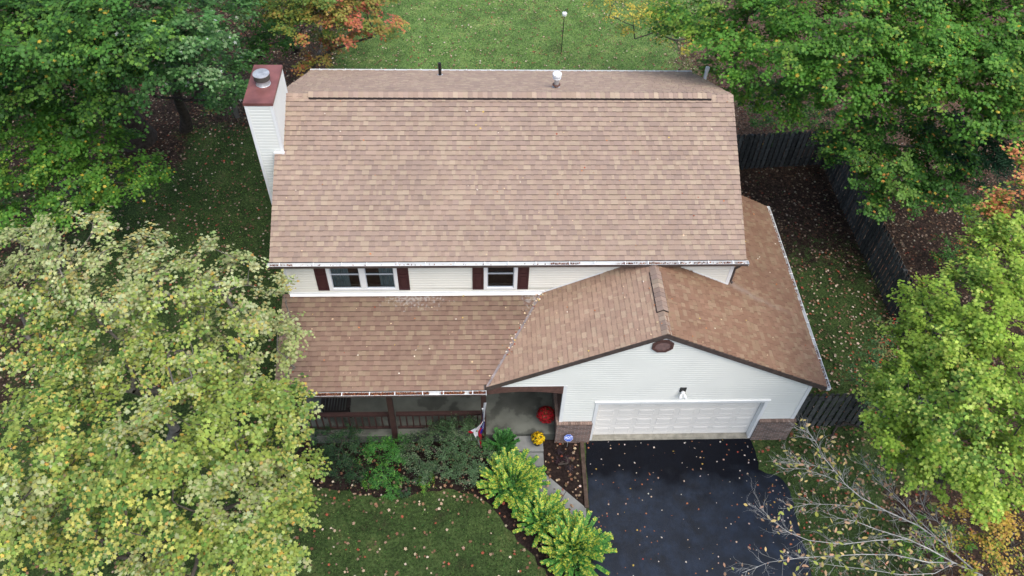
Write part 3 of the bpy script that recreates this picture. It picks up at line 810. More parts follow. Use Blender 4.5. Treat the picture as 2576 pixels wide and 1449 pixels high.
# garage door ------------------------------------------------
DX0, DX1, DZ1 = 8.87, 13.755, 2.08
b = MB(); rows, cols_ = 4, 8
DY = GY + .16
b.box(DX0, DX1, DY, DY + .04, 0, DZ1)
gd = b.build('garage_door', door_m, house)
rh, cw = DZ1 / rows, (DX1 - DX0) / cols_
for rr in range(rows):
    b = MB()
    b.box(DX0, DX1, DY - .016, DY - .0005, rr * rh + .004, (rr + 1) * rh - .008)
    for cc in range(cols_):
        x0, x1 = DX0 + cc * cw + .07, DX0 + (cc + 1) * cw - .07; z0, z1 = rr * rh + .095, (rr + 1) * rh - .095
        yy = DY - .0165
        def ringf(a0, a1, y0, y1):
            o_ = [(x0 + a0, y0, z0 + a0), (x1 - a0, y0, z0 + a0), (x1 - a0, y0, z1 - a0), (x0 + a0, y0, z1 - a0)]
            i_ = [(x0 + a1, y1, z0 + a1), (x1 - a1, y1, z0 + a1), (x1 - a1, y1, z1 - a1), (x0 + a1, y1, z1 - a1)]
            for k in range(4):
                k2 = (k + 1) % 4; b.poly([o_[k], o_[k2], i_[k2], i_[k]])
        ringf(0, .02, yy, yy - .008); ringf(.02, .042, yy - .008, yy - .001); ringf(.042, .06, yy - .001, yy - .006)
        b.poly([(x0 + .06, yy - .006, z0 + .06), (x1 - .06, yy - .006, z0 + .06), (x1 - .06, yy - .006, z1 - .06), (x0 + .06, yy - .006, z1 - .06)])
    b.build('door_section', door_m, gd)
b = MB()
b.box(8.775, DX0 - .0, GY - .045, DY - .02, -.03, DZ1); b.box(DX1, 13.855, GY - .045, DY - .02, -.03, DZ1)
b.box(8.775, 13.855, GY - .048, DY - .02, DZ1 + .001, DZ1 + .10)
b.box(8.74, 13.89, GY - .062, GY - .022, DZ1 + .101, DZ1 + .125)
b.build('door_frame', white_trim, gd, bevel=.004)
b = MB(); b.box(8.78, 13.85, GY + .0, DY + .3, -.10, -.004); b.box(8.78, 13.85, GY - .05, GY - .002, -.10, -.012)
b.build('threshold', mat('threshold_concrete', (.26, .245, .20), .9, .3, 5, .3, 60), gd)
b = MB()
b.box(8.0, 14.7, GY + .5, GY + .55, 0, 2.9)
b.build('garage_interior', dark_in, gd)

# gable vent
vc = np.array([10.24, GY - .02, 4.94])
b = MB()
def octo(rx, rz, y): return [(vc[0] + rx * math.cos(math.radians(22.5 + 45 * k)) / math.cos(math.radians(22.5)), y, vc[2] + rz * math.sin(math.radians(22.5 + 45 * k)) / math.cos(math.radians(22.5))) for k in range(8)]
o1, i1 = octo(.28, .255, GY - .065), octo(.205, .18, GY - .065)
o0, i0 = octo(.28, .255, GY - .015), octo(.205, .18, GY - .015)
for k in range(8):
    k2 = (k + 1) % 8
    b.poly([o1[k], o1[k2], i1[k2], i1[k]], True); b.poly([o0[k], o0[k2], o1[k2], o1[k]], True); b.poly([i1[k], i1[k2], i0[k2], i0[k]], True)
gv = b.build('gable_vent', mat('vent_brown', (.095, .045, .038), .6, .3, 12), house)
b = MB(); b.poly(octo(.21, .185, GY - .022), True); b.build('vent_back', vent_dark, gv)
b = MB()
for k in range(6):
    z = vc[2] - .15 + k * .06; hw = min(.2, .2 - max(0, abs(z - vc[2]) - .08) * .9)
    b.obox((vc[0], GY - .042, z), (hw, 0, 0), (0, .016, .016), (0, .003, -.003))
b.build('louvre', mat('vent_brown', None), gv)

# floodlight
b = MB(); b.box(11.10, 11.28, GY - .05, GY - .02, 2.70, 2.90)
fl = b.build('floodlight', black_m, house, bevel=.006)
b = MB(); b.lathe((11.19, GY - .09, 2.72), [(.0, .06), (.045, .05), (.055, .0), (.045, -.04), (0, -.05)], 14); b.build('mount', white_trim, fl, smooth=True)
for dx in (-.075, .075):
    b = MB(); c0 = np.array([11.19 + dx * .5, GY - .11, 2.70]); c1 = c0 + np.array([dx * .6, -.10, -.09])
    b.tube([c0, c0 + (c1 - c0) * .4, c1], [.028, .038, .05], 12); b.build('lamp_head', white_trim, fl, smooth=True)
# beam over the porch entry, slight arch, and porch header beam
b = MB(); xs = np.linspace(5.62, GW0 - .03, 13)
low = [(x, GY - .03, 2.66 + .13 * math.sin(math.pi * (x - 5.62) / (GW0 - 5.65))) for x in xs]
b.prism(low + [(GW0 - .03, GY - .03, 3.044), (5.62, GY - .03, 3.044)], (0, .10, 0))
b.box(.1, 5.60, -2.66, -2.54, 2.76, 2.965)
b.build('porch_beam', beam_m, house)
b = MB(); b.box(.02, 5.55, -2.5, -.025, 2.90, 2.93); b.box(5.56, 7.78, -2.5, -.025, 2.98, 3.0)
b.build('porch_ceiling', mat('ceiling_paint', (.35, .33, .29), .8), house)
# porch slab
def porch_mat():
    M = mat('porch_concrete', None); nt, N, L, p = extra(M)
    src = p.inputs['Base Color'].links[0].from_socket; tc = N.new('ShaderNodeTexCoord')
    t = N.new('ShaderNodeTexNoise'); t.inputs['Scale'].default_value = .9; t.inputs['Detail'].default_value = 6; L.new(tc.outputs['Object'], t.inputs[0])
    mr = N.new('ShaderNodeMapRange'); mr.inputs[1].default_value = .49; mr.inputs[2].default_value = .52; mr.inputs[3].default_value = .8; mr.inputs[4].default_value = 1.25; L.new(t.outputs[0], mr.inputs[0])
    s = N.new('ShaderNodeVectorMath'); s.operation = 'SCALE'; L.new(src, s.inputs[0]); L.new(mr.outputs[0], s.inputs['Scale']); L.new(s.outputs[0], p.inputs['Base Color'])
    return M
b = MB(); b.box(0.0, GW0 - .092, -2.60, -.022, -.10, .33); b.build('porch_floor', porch_mat(), house, bevel=.008)
# posts
for x, y, z0 in ((2.86, -2.60, -.06), (5.53, -2.60, -.06), (.16, -2.60, -.06)):
    b = MB(); b.box(x - .075, x + .075, y - .09, y + .06, z0 if x > 0 else z0, 2.96)
    b.build('porch_post', brown_m, house, bevel=.006)
# railings
def railing(x0, x1):
    b = MB(); b.box(x0, x1, -2.43, -2.31, 1.20, 1.25); b.box(x0, x1, -2.40, -2.35, 1.12, 1.199)
    b.box(x0, x1, -2.405, -2.345, .42, .49)
    rl = b.build('railing', brown_m, house)
    n = int((x1 - x0) / .185)
    for i in range(n):
        x = x0 + (i + .5) * (x1 - x0) / n
        q = MB(); q.box(x - .02, x + .02, -2.396, -2.354, .491, 1.119); q.build('baluster', brown_m, rl)
railing(.24, 2.785); railing(2.935, 5.455)
# downspouts
b = MB()
b.tube([(12.70, -.26, 5.45), (12.72, -.20, 5.30), (12.73, -.08, 5.12), (12.73, .02, 4.95), (12.73, .02, 4.42), (12.78, -.02, 4.36)], .04, 8)
b.build('downspout', fascia_m, house)
b = MB(); b.tube([(5.58, -2.84, 3.0), (5.58, -2.80, 2.9), (5.56, -2.72, 2.78)], .035, 8); b.build('downspout', white_trim, house)

# chimney ------------------------------------------------
CX0, CX1, CY0, CY1, CZ = -.72, -.03, 2.66, 4.30, 8.70
b = MB()
siding(b, 'x', CY0, -1, fixed((CX0, CX1)), 0, CZ - .02, .10)
siding(b, 'x', CY1, 1, fixed((CX0, CX1)), 0, CZ - .02, .10)
siding(b, 'y', CX0, -1, fixed((CY0, CY1)), 0, CZ - .02, .10)
siding(b, 'y', CX1, 1, fixed((CY0, CY1)), 5.5, CZ - .02, .10)
b.box(CX0 + .004, CX1 - .004, CY0 + .004, CY1 - .004, -.06, CZ - .03)
ch = b.build('chimney', siding_g, house)
b = MB()
for x, y in ((CX0, CY0), (CX1, CY0), (CX0, CY1), (CX1, CY1)):
    b.box(x - (.03 if x == CX0 else .05), x + (.05 if x == CX0 else .03), y - (.03 if y == CY0 else .05), y + (.05 if y == CY0 else .03), 0 if x == CX0 else 5.6, CZ - .03)
b.build('corner_trim', white_trim, ch)
b = MB()
b.box(CX0 - .045, CX1 + .045, CY0 - .045, CY1 + .045, CZ - .085, CZ)
b.poly([(CX0 - .045, CY0 - .045, CZ + .001), (CX1 + .045, CY0 - .045, CZ + .001), ((CX0 + CX1) / 2, (CY0 + CY1) / 2, CZ + .03)])
b.poly([(CX1 + .045, CY0 - .045, CZ + .001), (CX1 + .045, CY1 + .045, CZ + .001), ((CX0 + CX1) / 2, (CY0 + CY1) / 2, CZ + .03)])
b.poly([(CX1 + .045, CY1 + .045, CZ + .001), (CX0 - .045, CY1 + .045, CZ + .001), ((CX0 + CX1) / 2, (CY0 + CY1) / 2, CZ + .03)])
b.poly([(CX0 - .045, CY1 + .045, CZ + .001), (CX0 - .045, CY0 - .045, CZ + .001), ((CX0 + CX1) / 2, (CY0 + CY1) / 2, CZ + .03)])
b.build('chimney_cap', capm, ch)
fc = ((CX0 + CX1) / 2 + .02, (CY0 + CY1) / 2 - .02, CZ + .02)
b = MB(); b.lathe(fc, [(.20, 0), (.185, .02), (.165, .10), (.165, .16)], 28)
b.mi = 1; b.lathe((fc[0], fc[1], fc[2] + .14), [(.16, 0), (.215, .02), (.215, .17)], 28)
b.mi = 0; b.lathe((fc[0], fc[1], fc[2] + .311), [(.222, 0), (.222, .015), (.15, .032), (0, .04)], 28)
b.build('flue', [galv, dark_metal], ch, smooth=False)
b = MB(); b.box(-.27, .02, CY0 - .11, CY0 - .032, 7.0 - .03, 7.06); b.build('flashing', white_trim, ch)

# roof pipes ------------------------------------------------
def zback(y): return ZR - (y - YR) * SL
def base_on_back(x, py):
    return None
b = MB(); y = 7.55; z = zback(y); b.tube([(4.19, y, z - .05), (4.19, y, z + .50)], .05, 12)
b.mi = 1; b.lathe((4.19, y, z), [(.11, -.05), (.10, .03), (.05, .05)], 12); b.build('vent_pipe', [black_m, galv], house)
b = MB(); y = 5.32; z = zback(y); fx = 7.80
b.mi = 0; b.lathe((fx, y, z), [(.13, -.07), (.12, .03), (.08, .05)], 16); b.tube([(fx, y, z), (fx, y, z + .36)], .075, 16)
b.mi = 1; b.lathe((fx, y, z + .10), [(.10, 0), (.125, .03), (.10, .06)], 16)
b.mi = 2; b.lathe((fx, y, z + .33), [(.09, 0), (.125, .03), (.125, .06), (.08, .08), (.08, .11), (.14, .12), (.14, .19), (.10, .22), (0, .225)], 20)
b.build('vent_pipe', [galv, mat('rust', (.12, .06, .045), .8), white_trim], house)
b = MB(); pb, pt_ = at(1771, 204, 5.9), at(1781, 172, 6.55)
px_ = 13.0; b.tube([(px_, 7.42, 3.2), (px_, 7.42, 6.50)], .058, 14); b.tube([(px_, 7.42, 6.40), (px_, 7.42, 6.56)], .07, 14)
b.build('vent_pipe', white_trim, house)

# front steps ------------------------------------------------
st = empty('front_steps', (6.9, -3.0, GZ), 'grey concrete front steps rising from the walkway to the porch floor', 'steps')
b = MB(); b.box(6.46, 7.345, -3.12, -2.602, -.10, .20); b.build('step', concrete, st, bevel=.008)
b = MB(); b.box(6.46, 7.345, -3.56, -3.121, -.10, .075); b.build('step', concrete, st, bevel=.008)
# timber edging
b = MB(); r = random.Random(5)
b.prism([(8.50, -2.70, -.06), (8.63, -2.72, -.06), (8.58, -4.88, -.06), (8.46, -4.86, -.06)], (0, 0, .075))
o = b.build('edging_timber', timber, bevel=.012); props(o, 'weathered brown landscape timber edging the mulch bed beside the driveway', 'edging')

# ------------------------------------------------------------------ porch chair
def chair():
    t = empty('porch_chair', (1.1, -1.5, .33), 'dark slatted wooden chair on the covered porch behind the railing', 'chair')
    x0, x1, y0, y1, z = .72, 1.42, -1.95, -1.1, .76
    b = MB()
    n = 8
    for i in range(n):
        x = x0 + .05 + i * (x1 - x0 - .1) / (n - 1); b.box(x - .026, x + .026, y0, y1, z, z + .02)
    b.build('seat', chair_m, t)
    b = MB()
    for i in range(n):
        x = x0 + .05 + i * (x1 - x0 - .1) / (n - 1); b.obox((x, y1 + .16, z + .40), (.026, 0, 0), (0, .09, .38), (0, .008, -.002))
    b.obox((x0 + .35, y1 + .235, z + .78), (.35, 0, 0), (0, .015, .05), (0, .012, -.003))
    b.build('backrest', chair_m, t)
    b = MB(); b.box(x0, x1, y0 - .03, y0 - .001, z - .08, z + .02); b.box(x0, x1, y1, y1 + .03, z - .08, z + .02)
    b.box(x0, x0 + .03, y0, y1, z - .08, z - .001); b.box(x1 - .03, x1, y0, y1, z - .08, z - .001)
    b.build('seat_frame', chair_m, t)
    for xx in (x0 - .04, x1 + .04):
        b = MB(); b.box(xx - .05, xx + .05, y0 - .05, y1 + .05, z + .24, z + .27)
        for k in range(8):
            yy = y0 + .04 + k * .1; b.box(xx - .012, xx + .012, yy - .02, yy + .02, z - .05, z + .239)
        b.build('armrest', chair_m, t)
        for yy in (y0 + .0, y1):
            b = MB(); b.box(xx - .025, xx + .025, yy - .025, yy + .025, .335, z + .239); b.build('leg', chair_m, t)
chair()

# ------------------------------------------------------------------ flag
def flag():
    t = empty('flag', (5.53, -2.7, 1.7), 'tangled red white and blue flag hanging from its pole at the porch corner post', 'flag')
    b = MB(); b.tube([(5.53, -2.69, 1.75), (5.50, -3.10, 2.62)], .014, 8); b.mi = 1; b.lathe((5.50, -3.10, 2.62), [(.0, -.01), (.028, .01), (.028, .04), (0, .06)], 10)
    b.tube([(5.53, -2.695, 1.70), (5.53, -2.72, 1.86)], .03, 8)
    b.build('flagpole', [white_trim, galv], t)
    Wc, Rc, Bc = (.78, .78, .80), (.50, .012, .03), (.018, .018, .20)
    rng = random.Random(2)
    # cloth: rows of a draped sheet; each row has left/right x, depth, and stripe colours across
    rows = []
    def Q(px, py, y): 
        D = CF * 2012.56 + CR * (px - 1288.0) - CU * (py - 724.5); s = (y - CAM[1]) / D[1]; return CAM + D * s
    spec = [  # py, left px, right px, y
        (1013, 1217.5, 1223.5, -3.08), (1022, 1216, 1222, -3.07), (1035, 1215, 1220, -3.03), (1048, 1214, 1219.5, -3.0), (1053, 1215, 1218, -2.99),
        (1060, 1213, 1219, -3.0), (1068, 1207, 1218.5, -3.02), (1076, 1199, 1217.5, -3.04), (1084, 1193, 1214, -3.06), (1091, 1191, 1212.5, -3.07),
        (1100, 1196, 1211.5, -3.06), (1112, 1202, 1210.5, -3.05), (1126, 1208.5, 1210, -3.04)]
    nx = 12
    cloth = MB(); grid = []
    for k, (py, a, c, y) in enumerate(spec):
        row = []
        for i in range(nx + 1):
            f = i / nx; yy = y + .045 * math.sin(f * 9 + k * .5) + .02 * math.sin(k * 1.7 + f * 3)
            row.append(Q(a + (c - a) * f, py, yy))
        grid.append(row)
    for k in range(len(spec) - 1):
        for i in range(nx):
            f = (i + .5) / nx
            if k < 2: c = Wc
            elif k < 5: c = Bc if f < .3 else Wc
            elif k < 7: c = Bc if f > .45 else (Wc if f > .2 else Rc)
            elif k < 9: c = Bc if f > .72 else (Rc if f > .5 else Wc)
            else: c = Rc if f > .48 else Wc
            if k == 6 and i < 1: c = Wc
            cloth.k = c; cloth.poly([grid[k][i], grid[k][i + 1], grid[k + 1][i + 1], grid[k + 1][i]], True)
    # red tail flipped out to the left
    tail = [Q(1197, 1077, -3.05), Q(1193, 1089, -3.07), Q(1184, 1090, -3.05), Q(1176.5, 1086.5, -3.02), Q(1184, 1083, -3.04)]
    cloth.k = Rc; cloth.poly([tail[1], tail[2], tail[3], tail[4]], True); cloth.k = Wc; cloth.poly([tail[0], tail[1], tail[4]], True)
    o = cloth.build('flag_cloth', flagw, t)
    so = o.modifiers.new('thick', 'SOLIDIFY'); so.thickness = .004
    st_ = MB()
    for k in range(6):
        for j in range(2):
            c = Q(1214.5 + j * 2.2 - k * .25, 1060 + k * 3.4 + j * 1.5, -3.10); r = .012
            pts = [(c[0] + (r if q % 2 == 0 else r * .42) * math.sin(q * math.pi / 5), c[1], c[2] + (r if q % 2 == 0 else r * .42) * math.cos(q * math.pi / 5)) for q in range(10)]
            st_.prism(pts, (0, .002, 0))
    st_.build('star', sign_white, o)
flag()

# ------------------------------------------------------------------ yard sign
def sign():
    c = Vector((8.10, -2.86, .50))
    t = empty('yard_sign', (8.10, -2.86, GZ), 'small blue octagonal security sign on a stake in front of the brick', 'sign')
    n = Vector((0, -.75, .66)).normalized(); up = Vector((0, .66, .75)).normalized(); rt = Vector((1, 0, 0))
    def ring(rx, rz, d):
        out = []
        for k in range(8):
            a = math.radians(22.5 + 45 * k); out.append(c + rt * (rx * math.cos(a)) + up * (rz * math.sin(a)) + n * d)
        return out
    b = MB(); b.tube([(8.10, -2.85, GZ - .02), (8.10, -2.85, .45)], .010, 8); b.build('stake', galv, t)
    b = MB(); b.prism(ring(.145, .120, -.006), n * .006); brd = b.build('board', sign_blue, t)
    b = MB()
    o1, i1 = ring(.136, .112, .0015), ring(.130, .106, .0015)
    for k in range(8): b.poly([o1[k], o1[(k + 1) % 8], i1[(k + 1) % 8], i1[k]])
    b.prism([c + rt * x + up * z + n * .0012 for x, z in ((-.085, -.030), (.085, -.030), (.085, -.038), (-.085, -.038))], n * .001)
    b.build('border', sign_white, brd)
    fc_ = bpy.data.curves.new('letters', 'FONT'); fc_.body = 'ADT'; fc_.size = .098; fc_.align_x = 'CENTER'; fc_.align_y = 'CENTER'; fc_.extrude = .002; fc_.offset = .001
    to = bpy.data.objects.new('tmp_letters', fc_); col.objects.link(to)
    bpy.context.view_layer.update()
    me = bpy.data.meshes.new_from_object(to.evaluated_get(bpy.context.evaluated_depsgraph_get()))
    bpy.data.objects.remove(to); bpy.data.curves.remove(fc_)
    me.transform(Matrix(((1.08 * rt.x, up.x, n.x, c.x + n.x * .003 + up.x * .01), (1.08 * rt.y, up.y, n.y, c.y + n.y * .003 + up.y * .01), (1.08 * rt.z, up.z, n.z, c.z + n.z * .003 + up.z * .01), (0, 0, 0, 1))))
    me.materials.clear(); me.materials.append(sign_white); me.name = 'letters'
    o = bpy.data.objects.new('lettering', me); col.objects.link(o); attach(o, brd)
sign()

# ------------------------------------------------------------------ fences
def fence(P0, P1, label, seed=0, h=1.8):
    r = random.Random(seed); P0 = np.array([*P0, GZ]); P1 = np.array([*P1, GZ]); L = np.linalg.norm(P1 - P0); d = (P1 - P0) / L; n = np.array([-d[1], d[0], 0])
    t = empty('fence', tuple(P0), label, 'fence', 'fence runs around the side yard')
    b = MB(); w = .14; pitch = .105; k = int(L / pitch)
    for i in range(k):
        s = (i + .5) * pitch; side = 1 if i % 2 else -1
        hh = h + r.uniform(-.03, .02); tone = r.uniform(.6, 1.3)
        b.k = tuple(np.array((.062, .066, .064)) * tone)
        c = P0 + d * s + n * side * .045
        z0, z1 = .04, hh
        pr = [(-w / 2, z0), (w / 2, z0), (w / 2, z1 - .05), (w / 2 - .03, z1), (-w / 2 + .03, z1), (-w / 2, z1 - .05)]
        lean = r.uniform(-.012, .012)
        b.prism([tuple(c + d * (a + lean * z) + np.array([0, 0, z]) - n * .008) for a, z in pr], n * .016)
    b.build('board_panel', wood_fence, t)
    for z in (.35, 1.0, 1.55):
        b = MB(); b.k = (.05, .052, .05)
        b.obox(P0 + d * L / 2 + np.array([0, 0, z]), d * L / 2, n * .034, (0, 0, .045)); b.build('rail', wood_fence, t)
    m_ = int(L / 2.4)
    for i in range(m_ + 1):
        b = MB(); b.k = (.05, .052, .05); c = P0 + d * (L * i / m_)
        b.obox(c + np.array([0, 0, .88]), d * .045, n * .075, (0, 0, .90)); b.build('post', wood_fence, t)
fence((12.9, 9.6), (19.75, 10.15), 'dark weathered board fence running from behind the house to the wood edge', 1)
fence((19.80, 10.0), (20.12, -2.1), 'long dark weathered board fence between the side lawn and the leaf covered wood', 2)
fence((20.05, -2.25), (15.05, -2.22), 'short dark board fence between the garage corner and the red leaved shrub', 3)

# ------------------------------------------------------------------ bird feeder
t = empty('bird_feeder', (9.4, 18.0, GZ), 'thin black pole with a small white bird feeder on the back lawn', 'bird feeder')
b = MB(); b.tube([(9.4, 18.0, GZ - .05), (9.4, 18.0, 2.1)], .018, 8); b.tube([(9.4, 18.0, 2.1), (9.42, 17.98, 2.3), (9.5, 17.95, 2.32)], .012, 6); b.build('pole', black_m, t)
b = MB(); b.lathe((9.4, 17.98, 1.98), [(.03, 0), (.10, .02), (.08, .10), (.12, .11), (.10, .15), (0, .18)], 14); b.build('feeder', white_trim, t)

# ------------------------------------------------------------------ potted flowers
def mum(loc, R, pal, label, seed, n=420):
    rg = np.random.default_rng(seed)
    t = empty('potted_flowers', loc, label, 'flowers')
    x, y, z = loc
    b = MB(); b.lathe((x, y, z), [(.11, 0), (.15, .20), (.165, .20), (.165, .225), (.14, .225)], 18); b.build('pot', pot_m, t)
    c = np.array([x, y, z + .22 + R * .45])
    d = rg.normal(size=(700, 3)); d /= np.linalg.norm(d, axis=1, keepdims=True); d[:, 2] = np.abs(d[:, 2]) * 1.0 - .25 * rg.random(700)
    P = c + d * R * np.array([1, 1, .8]) * rg.uniform(.8, .97, (700, 1))
    leaves('foliage', P, d + rg.normal(size=(700, 3)) * .5, rg.uniform(.018, .034, 700), pick([(1, (.03, .07, .015)), (1, (.05, .10, .02))], 700), OVAL, leafm, t)
    d = rg.normal(size=(n, 3)); d /= np.linalg.norm(d, axis=1, keepdims=True); d[:, 2] = np.abs(d[:, 2]) - .2 * rg.random(n)
    P = c + d * R * np.array([1, 1, .8]) * rg.uniform(.95, 1.06, (n, 1))
    PP, NN, CC = [], [], []
    cl = pick(pal, n)
    star = np.array([(math.cos(a) * (1 if k % 2 == 0 else .62), math.sin(a) * (1 if k % 2 == 0 else .62)) for k, a in enumerate(np.linspace(0, 2 * math.pi, 16, endpoint=False))])
    sz = rg.uniform(.020, .031, n)
    leaves('blossoms', P, d + rg.normal(size=(n, 3)) * .25, sz, cl, star, petalm, t, droop=-.35)
mum((7.45, -2.15, .335), .28, [(3, (.33, .008, .014)), (2, (.22, .006, .012)), (1, (.42, .02, .03))], 'round pot of deep red mums on the porch floor by the brick wall', 21, 620)
mum((7.17, -2.86, .205), .20, [(3, (.75, .50, .01)), (2, (.60, .33, .008)), (1, (.80, .62, .03))], 'round pot of bright yellow mums on the top front step', 22, 330)

# ------------------------------------------------------------------ vegetation
def crown_points(lobes, rg, dens):
    C, O, S = [], [], []
    for (c, r, k) in lobes:
        c = np.array(c); n = max(3, int(dens * k * 4 * math.pi * r * r * .62))
        d = rg.normal(size=(n, 3)); d /= np.linalg.norm(d, axis=1, keepdims=True)
        d[:, 2] = np.where(d[:, 2] < -.15, -d[:, 2] * rg.random(n), d[:, 2])
        rad = r * (1 - .45 * rg.random(n) ** 2.2) * (1 + .12 * rg.normal(size=n))
        C.append(c + d * rad[:, None] * np.array([1, 1, .8])); O.append(d)
    return np.concatenate(C), np.concatenate(O)

def skeleton(b, base, top, hubs, tips, r0, seed, tipr=.007, sides=5, bend=.12):
    """trunk base->top, limbs to hubs, boughs to tips; radii by the pipe model"""
    rg = np.random.default_rng(seed)
    pos = [np.array(base, float)]; par = [-1]
    nt_ = 6
    for i in range(1, nt_ + 1):
        f = i / nt_; p = np.array(base) * (1 - f) + np.array(top) * f + rg.normal(size=3) * np.array([.07, .07, 0]) * (i < nt_)
        pos.append(p); par.append(i - 1)
    def add(target, cand_from, steps):
        A = np.array(pos); d = np.linalg.norm(A - target, axis=1)
        vert = target[2] - A[:, 2]
        cost = d + np.where(vert < .0, 1.2 * np.abs(vert), 0) + np.where(np.arange(len(A)) < cand_from, 1e3, 0)
        j = int(np.argmin(cost)); s = A[j]; prev = j
        for q in range(1, steps + 1):
            f = q / steps; p = s * (1 - f) + target * f; p = p + np.array([0, 0, 1]) * bend * d[j] * math.sin(math.pi * f) * .5 + rg.normal(size=3) * .035 * d[j] * (q < steps)
            pos.append(p); par.append(prev); prev = len(pos) - 1
    tr = np.array(top)
    for h in sorted(hubs, key=lambda h: np.linalg.norm(np.array(h) - tr)): add(np.array(h, float) - np.array([0, 0, .35]), 3, 4)
    order = np.argsort(np.linalg.norm(tips - tr, axis=1))
    for i in order: add(tips[i], 3, 2)
    n = len(pos); cnt = np.zeros(n)
    ch = np.zeros(n, int)
    for i in range(n):
        if par[i] >= 0: ch[par[i]] += 1
    for i in range(n - 1, 0, -1):
        if ch[i] == 0: cnt[i] += 1
        cnt[par[i]] += cnt[i]
    rad = tipr * np.maximum(cnt, 1) ** .5
    rad = rad * 1.0
    tot = rad[0]; rad = np.minimum(rad, r0)
    for i in range(nt_ + 1): rad[i] = max(rad[i], r0 * (1 - .45 * i / nt_)); 
    rad[0] = r0 * 1.35
    for i in range(1, n):
        j = par[i]; b.tube([pos[j], pos[i]], [min(rad[j], rad[i] * 1.6) if i > nt_ else rad[j], rad[i]], 10 if i <= nt_ else (7 if rad[i] > .03 else (4 if rad[i] > .012 else 3)), cap=False)

def sprays(C, O, rg, ntw, nlf, tl, size, sag=.25, flat=.35):
    """leaves set along twigs that radiate from each cluster centre"""
    n = len(C)
    D = rg.normal(size=(n, ntw, 3)) * np.array([1, 1, flat]) + O[:, None, :] * .8
    D /= np.linalg.norm(D, axis=2, keepdims=True)
    L = tl * rg.uniform(.5, 1.15, (n, ntw, 1))
    f = (np.arange(nlf) + .6) / nlf
    f = f[None, None, :] * np.ones((n, ntw, 1)) + rg.normal(size=(n, ntw, nlf)) * .04
    P = C[:, None, None, :] + D[:, :, None, :] * (L[:, :, :, None] * f[..., None])
    side = np.where(np.arange(nlf) % 2 == 0, 1, -1)[None, None, :, None] * rg.uniform(.35, 1.1, (n, ntw, nlf, 1)) * size
    perp = np.cross(D, np.array([0, 0, 1.0])); perp /= np.linalg.norm(perp, axis=2, keepdims=True) + 1e-6
    P = P + perp[:, :, None, :] * side
    P[..., 2] += -sag * tl * f ** 2 + rg.normal(size=P.shape[:3]) * .04
    N = np.array([0, 0, 1.0]) + O[:, None, None, :] * .5 + rg.normal(size=P.shape) * .30
    H = D[:, :, None, :] + perp[:, :, None, :] * np.sign(side) * .8 + rg.normal(size=P.shape) * .4
    return P.reshape(-1, 3), N.reshape(-1, 3), H.reshape(-1, 3), D, L

def tree(name, label, cat, base, lobes, leaf, pal, dens=1.3, ntw=6, nlf=8, tl=.5, r0=.16, seed=1, tmpl=MAPLE, clump=.5, bark=None, group=None, topz=None, sag=.25, keep=1.0, flat=.35, tint=None, M=None, lobe_scale=1.0, tipr=.007):
    rg = np.random.default_rng(seed)
    global RG; RG = np.random.default_rng(seed + 1000)
    if tmpl is MAPLE: leaf *= .67; nlf = int(nlf * 1.65); dens *= 1.4
    lobes = [(tuple(at(q[0], q[1], q[2])), q[3] * lobe_scale, (q[4] if len(q) > 4 else 1.0)) for q in lobes]
    t = empty(name, (base[0], base[1], GZ), label, cat, group)
    C, O = crown_points(lobes, rg, dens)
    hubs = [l[0] for l in lobes]
    hz = np.array(hubs)
    top = np.array([base[0] * .6 + hz[:, 0].mean() * .4, base[1] * .6 + hz[:, 1].mean() * .4, topz if topz is not None else max(1.2, hz[:, 2].mean() * .55)])
    b = MB(); skeleton(b, (base[0], base[1], GZ - .05), top, hubs, C, r0, seed, tipr=tipr)
    b.build('trunk', bark or barkm, t, smooth=True)
    P, N, H, D, L = sprays(C, O, rg, ntw, nlf, tl, leaf, sag, flat)
    grp = np.repeat(np.arange(len(C)), len(P) // len(C))
    if keep < 1:
        k = rg.random(len(P)) < keep; P, N, H, grp = P[k], N[k], H[k], grp[k]
    colr = pick(pal, len(P), P, clump, grp)
    if tint: colr = tint(P, colr)
    leaves('crown', P, N, leaf * rg.uniform(.5, 1.0, len(P)), colr, tmpl, M or leafm, t, heading=H)
    return len(P)

G = lambda *h: [(w, lin(c)) for w, c in h]
PALE = G((3, '#a6af74'), (2.5, '#97a664'), (3, '#b3b57e'), (1.4, '#849a58'), (3, '#b5bd8a'), (1, '#bab06c'), (.5, '#c4a058'), (.6, '#8f8262'))
YGRN = G((3, '#9bab50'), (3, '#879c4a'), (2.2, '#6c8c40'), (2, '#adb560'), (1.8, '#bcb95e'), (1.4, '#587b38'), (.6, '#c8a24c'))
def blend_tint(pal, f):
    def g(P, c):
        o = pick(pal, len(P), P, .4)
        return np.where((RG.random(len(P)) < f(P))[:, None], o, c)
    return g
LIME = G((3, '#8fad3e'), (3, '#a1bb49'), (2, '#7a9c3a'), (1.5, '#b3c45c'), (1, '#638832'), (.2, '#c0aa54'))
DEEP = G((3, '#436f2c'), (3, '#4f7c30'), (2, '#375c26'), (1, '#648c36'), (.3, '#b8a03c'))
MIDG = G((3, '#52822c'), (3, '#639034'), (2, '#437228'), (1.2, '#7f9f3c'), (.35, '#bca63c'))
COOL = G((3, '#48723a'), (3, '#5a8446'), (2, '#3c6234'), (1.2, '#7c9a66'), (.3, '#b4bdac'))
OAKD = G((3, '#33543a'), (3, '#406642'), (2, '#2a4630'))
REDM = G((3, '#66803a'), (3, '#84883c'), (3, '#9a8442'), (1.6, '#ae6c48'), (1.2, '#bc6a58'), (1, '#4f6c30'))
YELW = G((4, '#b8a845'), (3, '#c8b850'), (2, '#959a40'), (1, '#75862f'))
ORNG = G((3, '#c0a444'), (2, '#bd944c'), (2, '#a8a444'), (2, '#829438'))

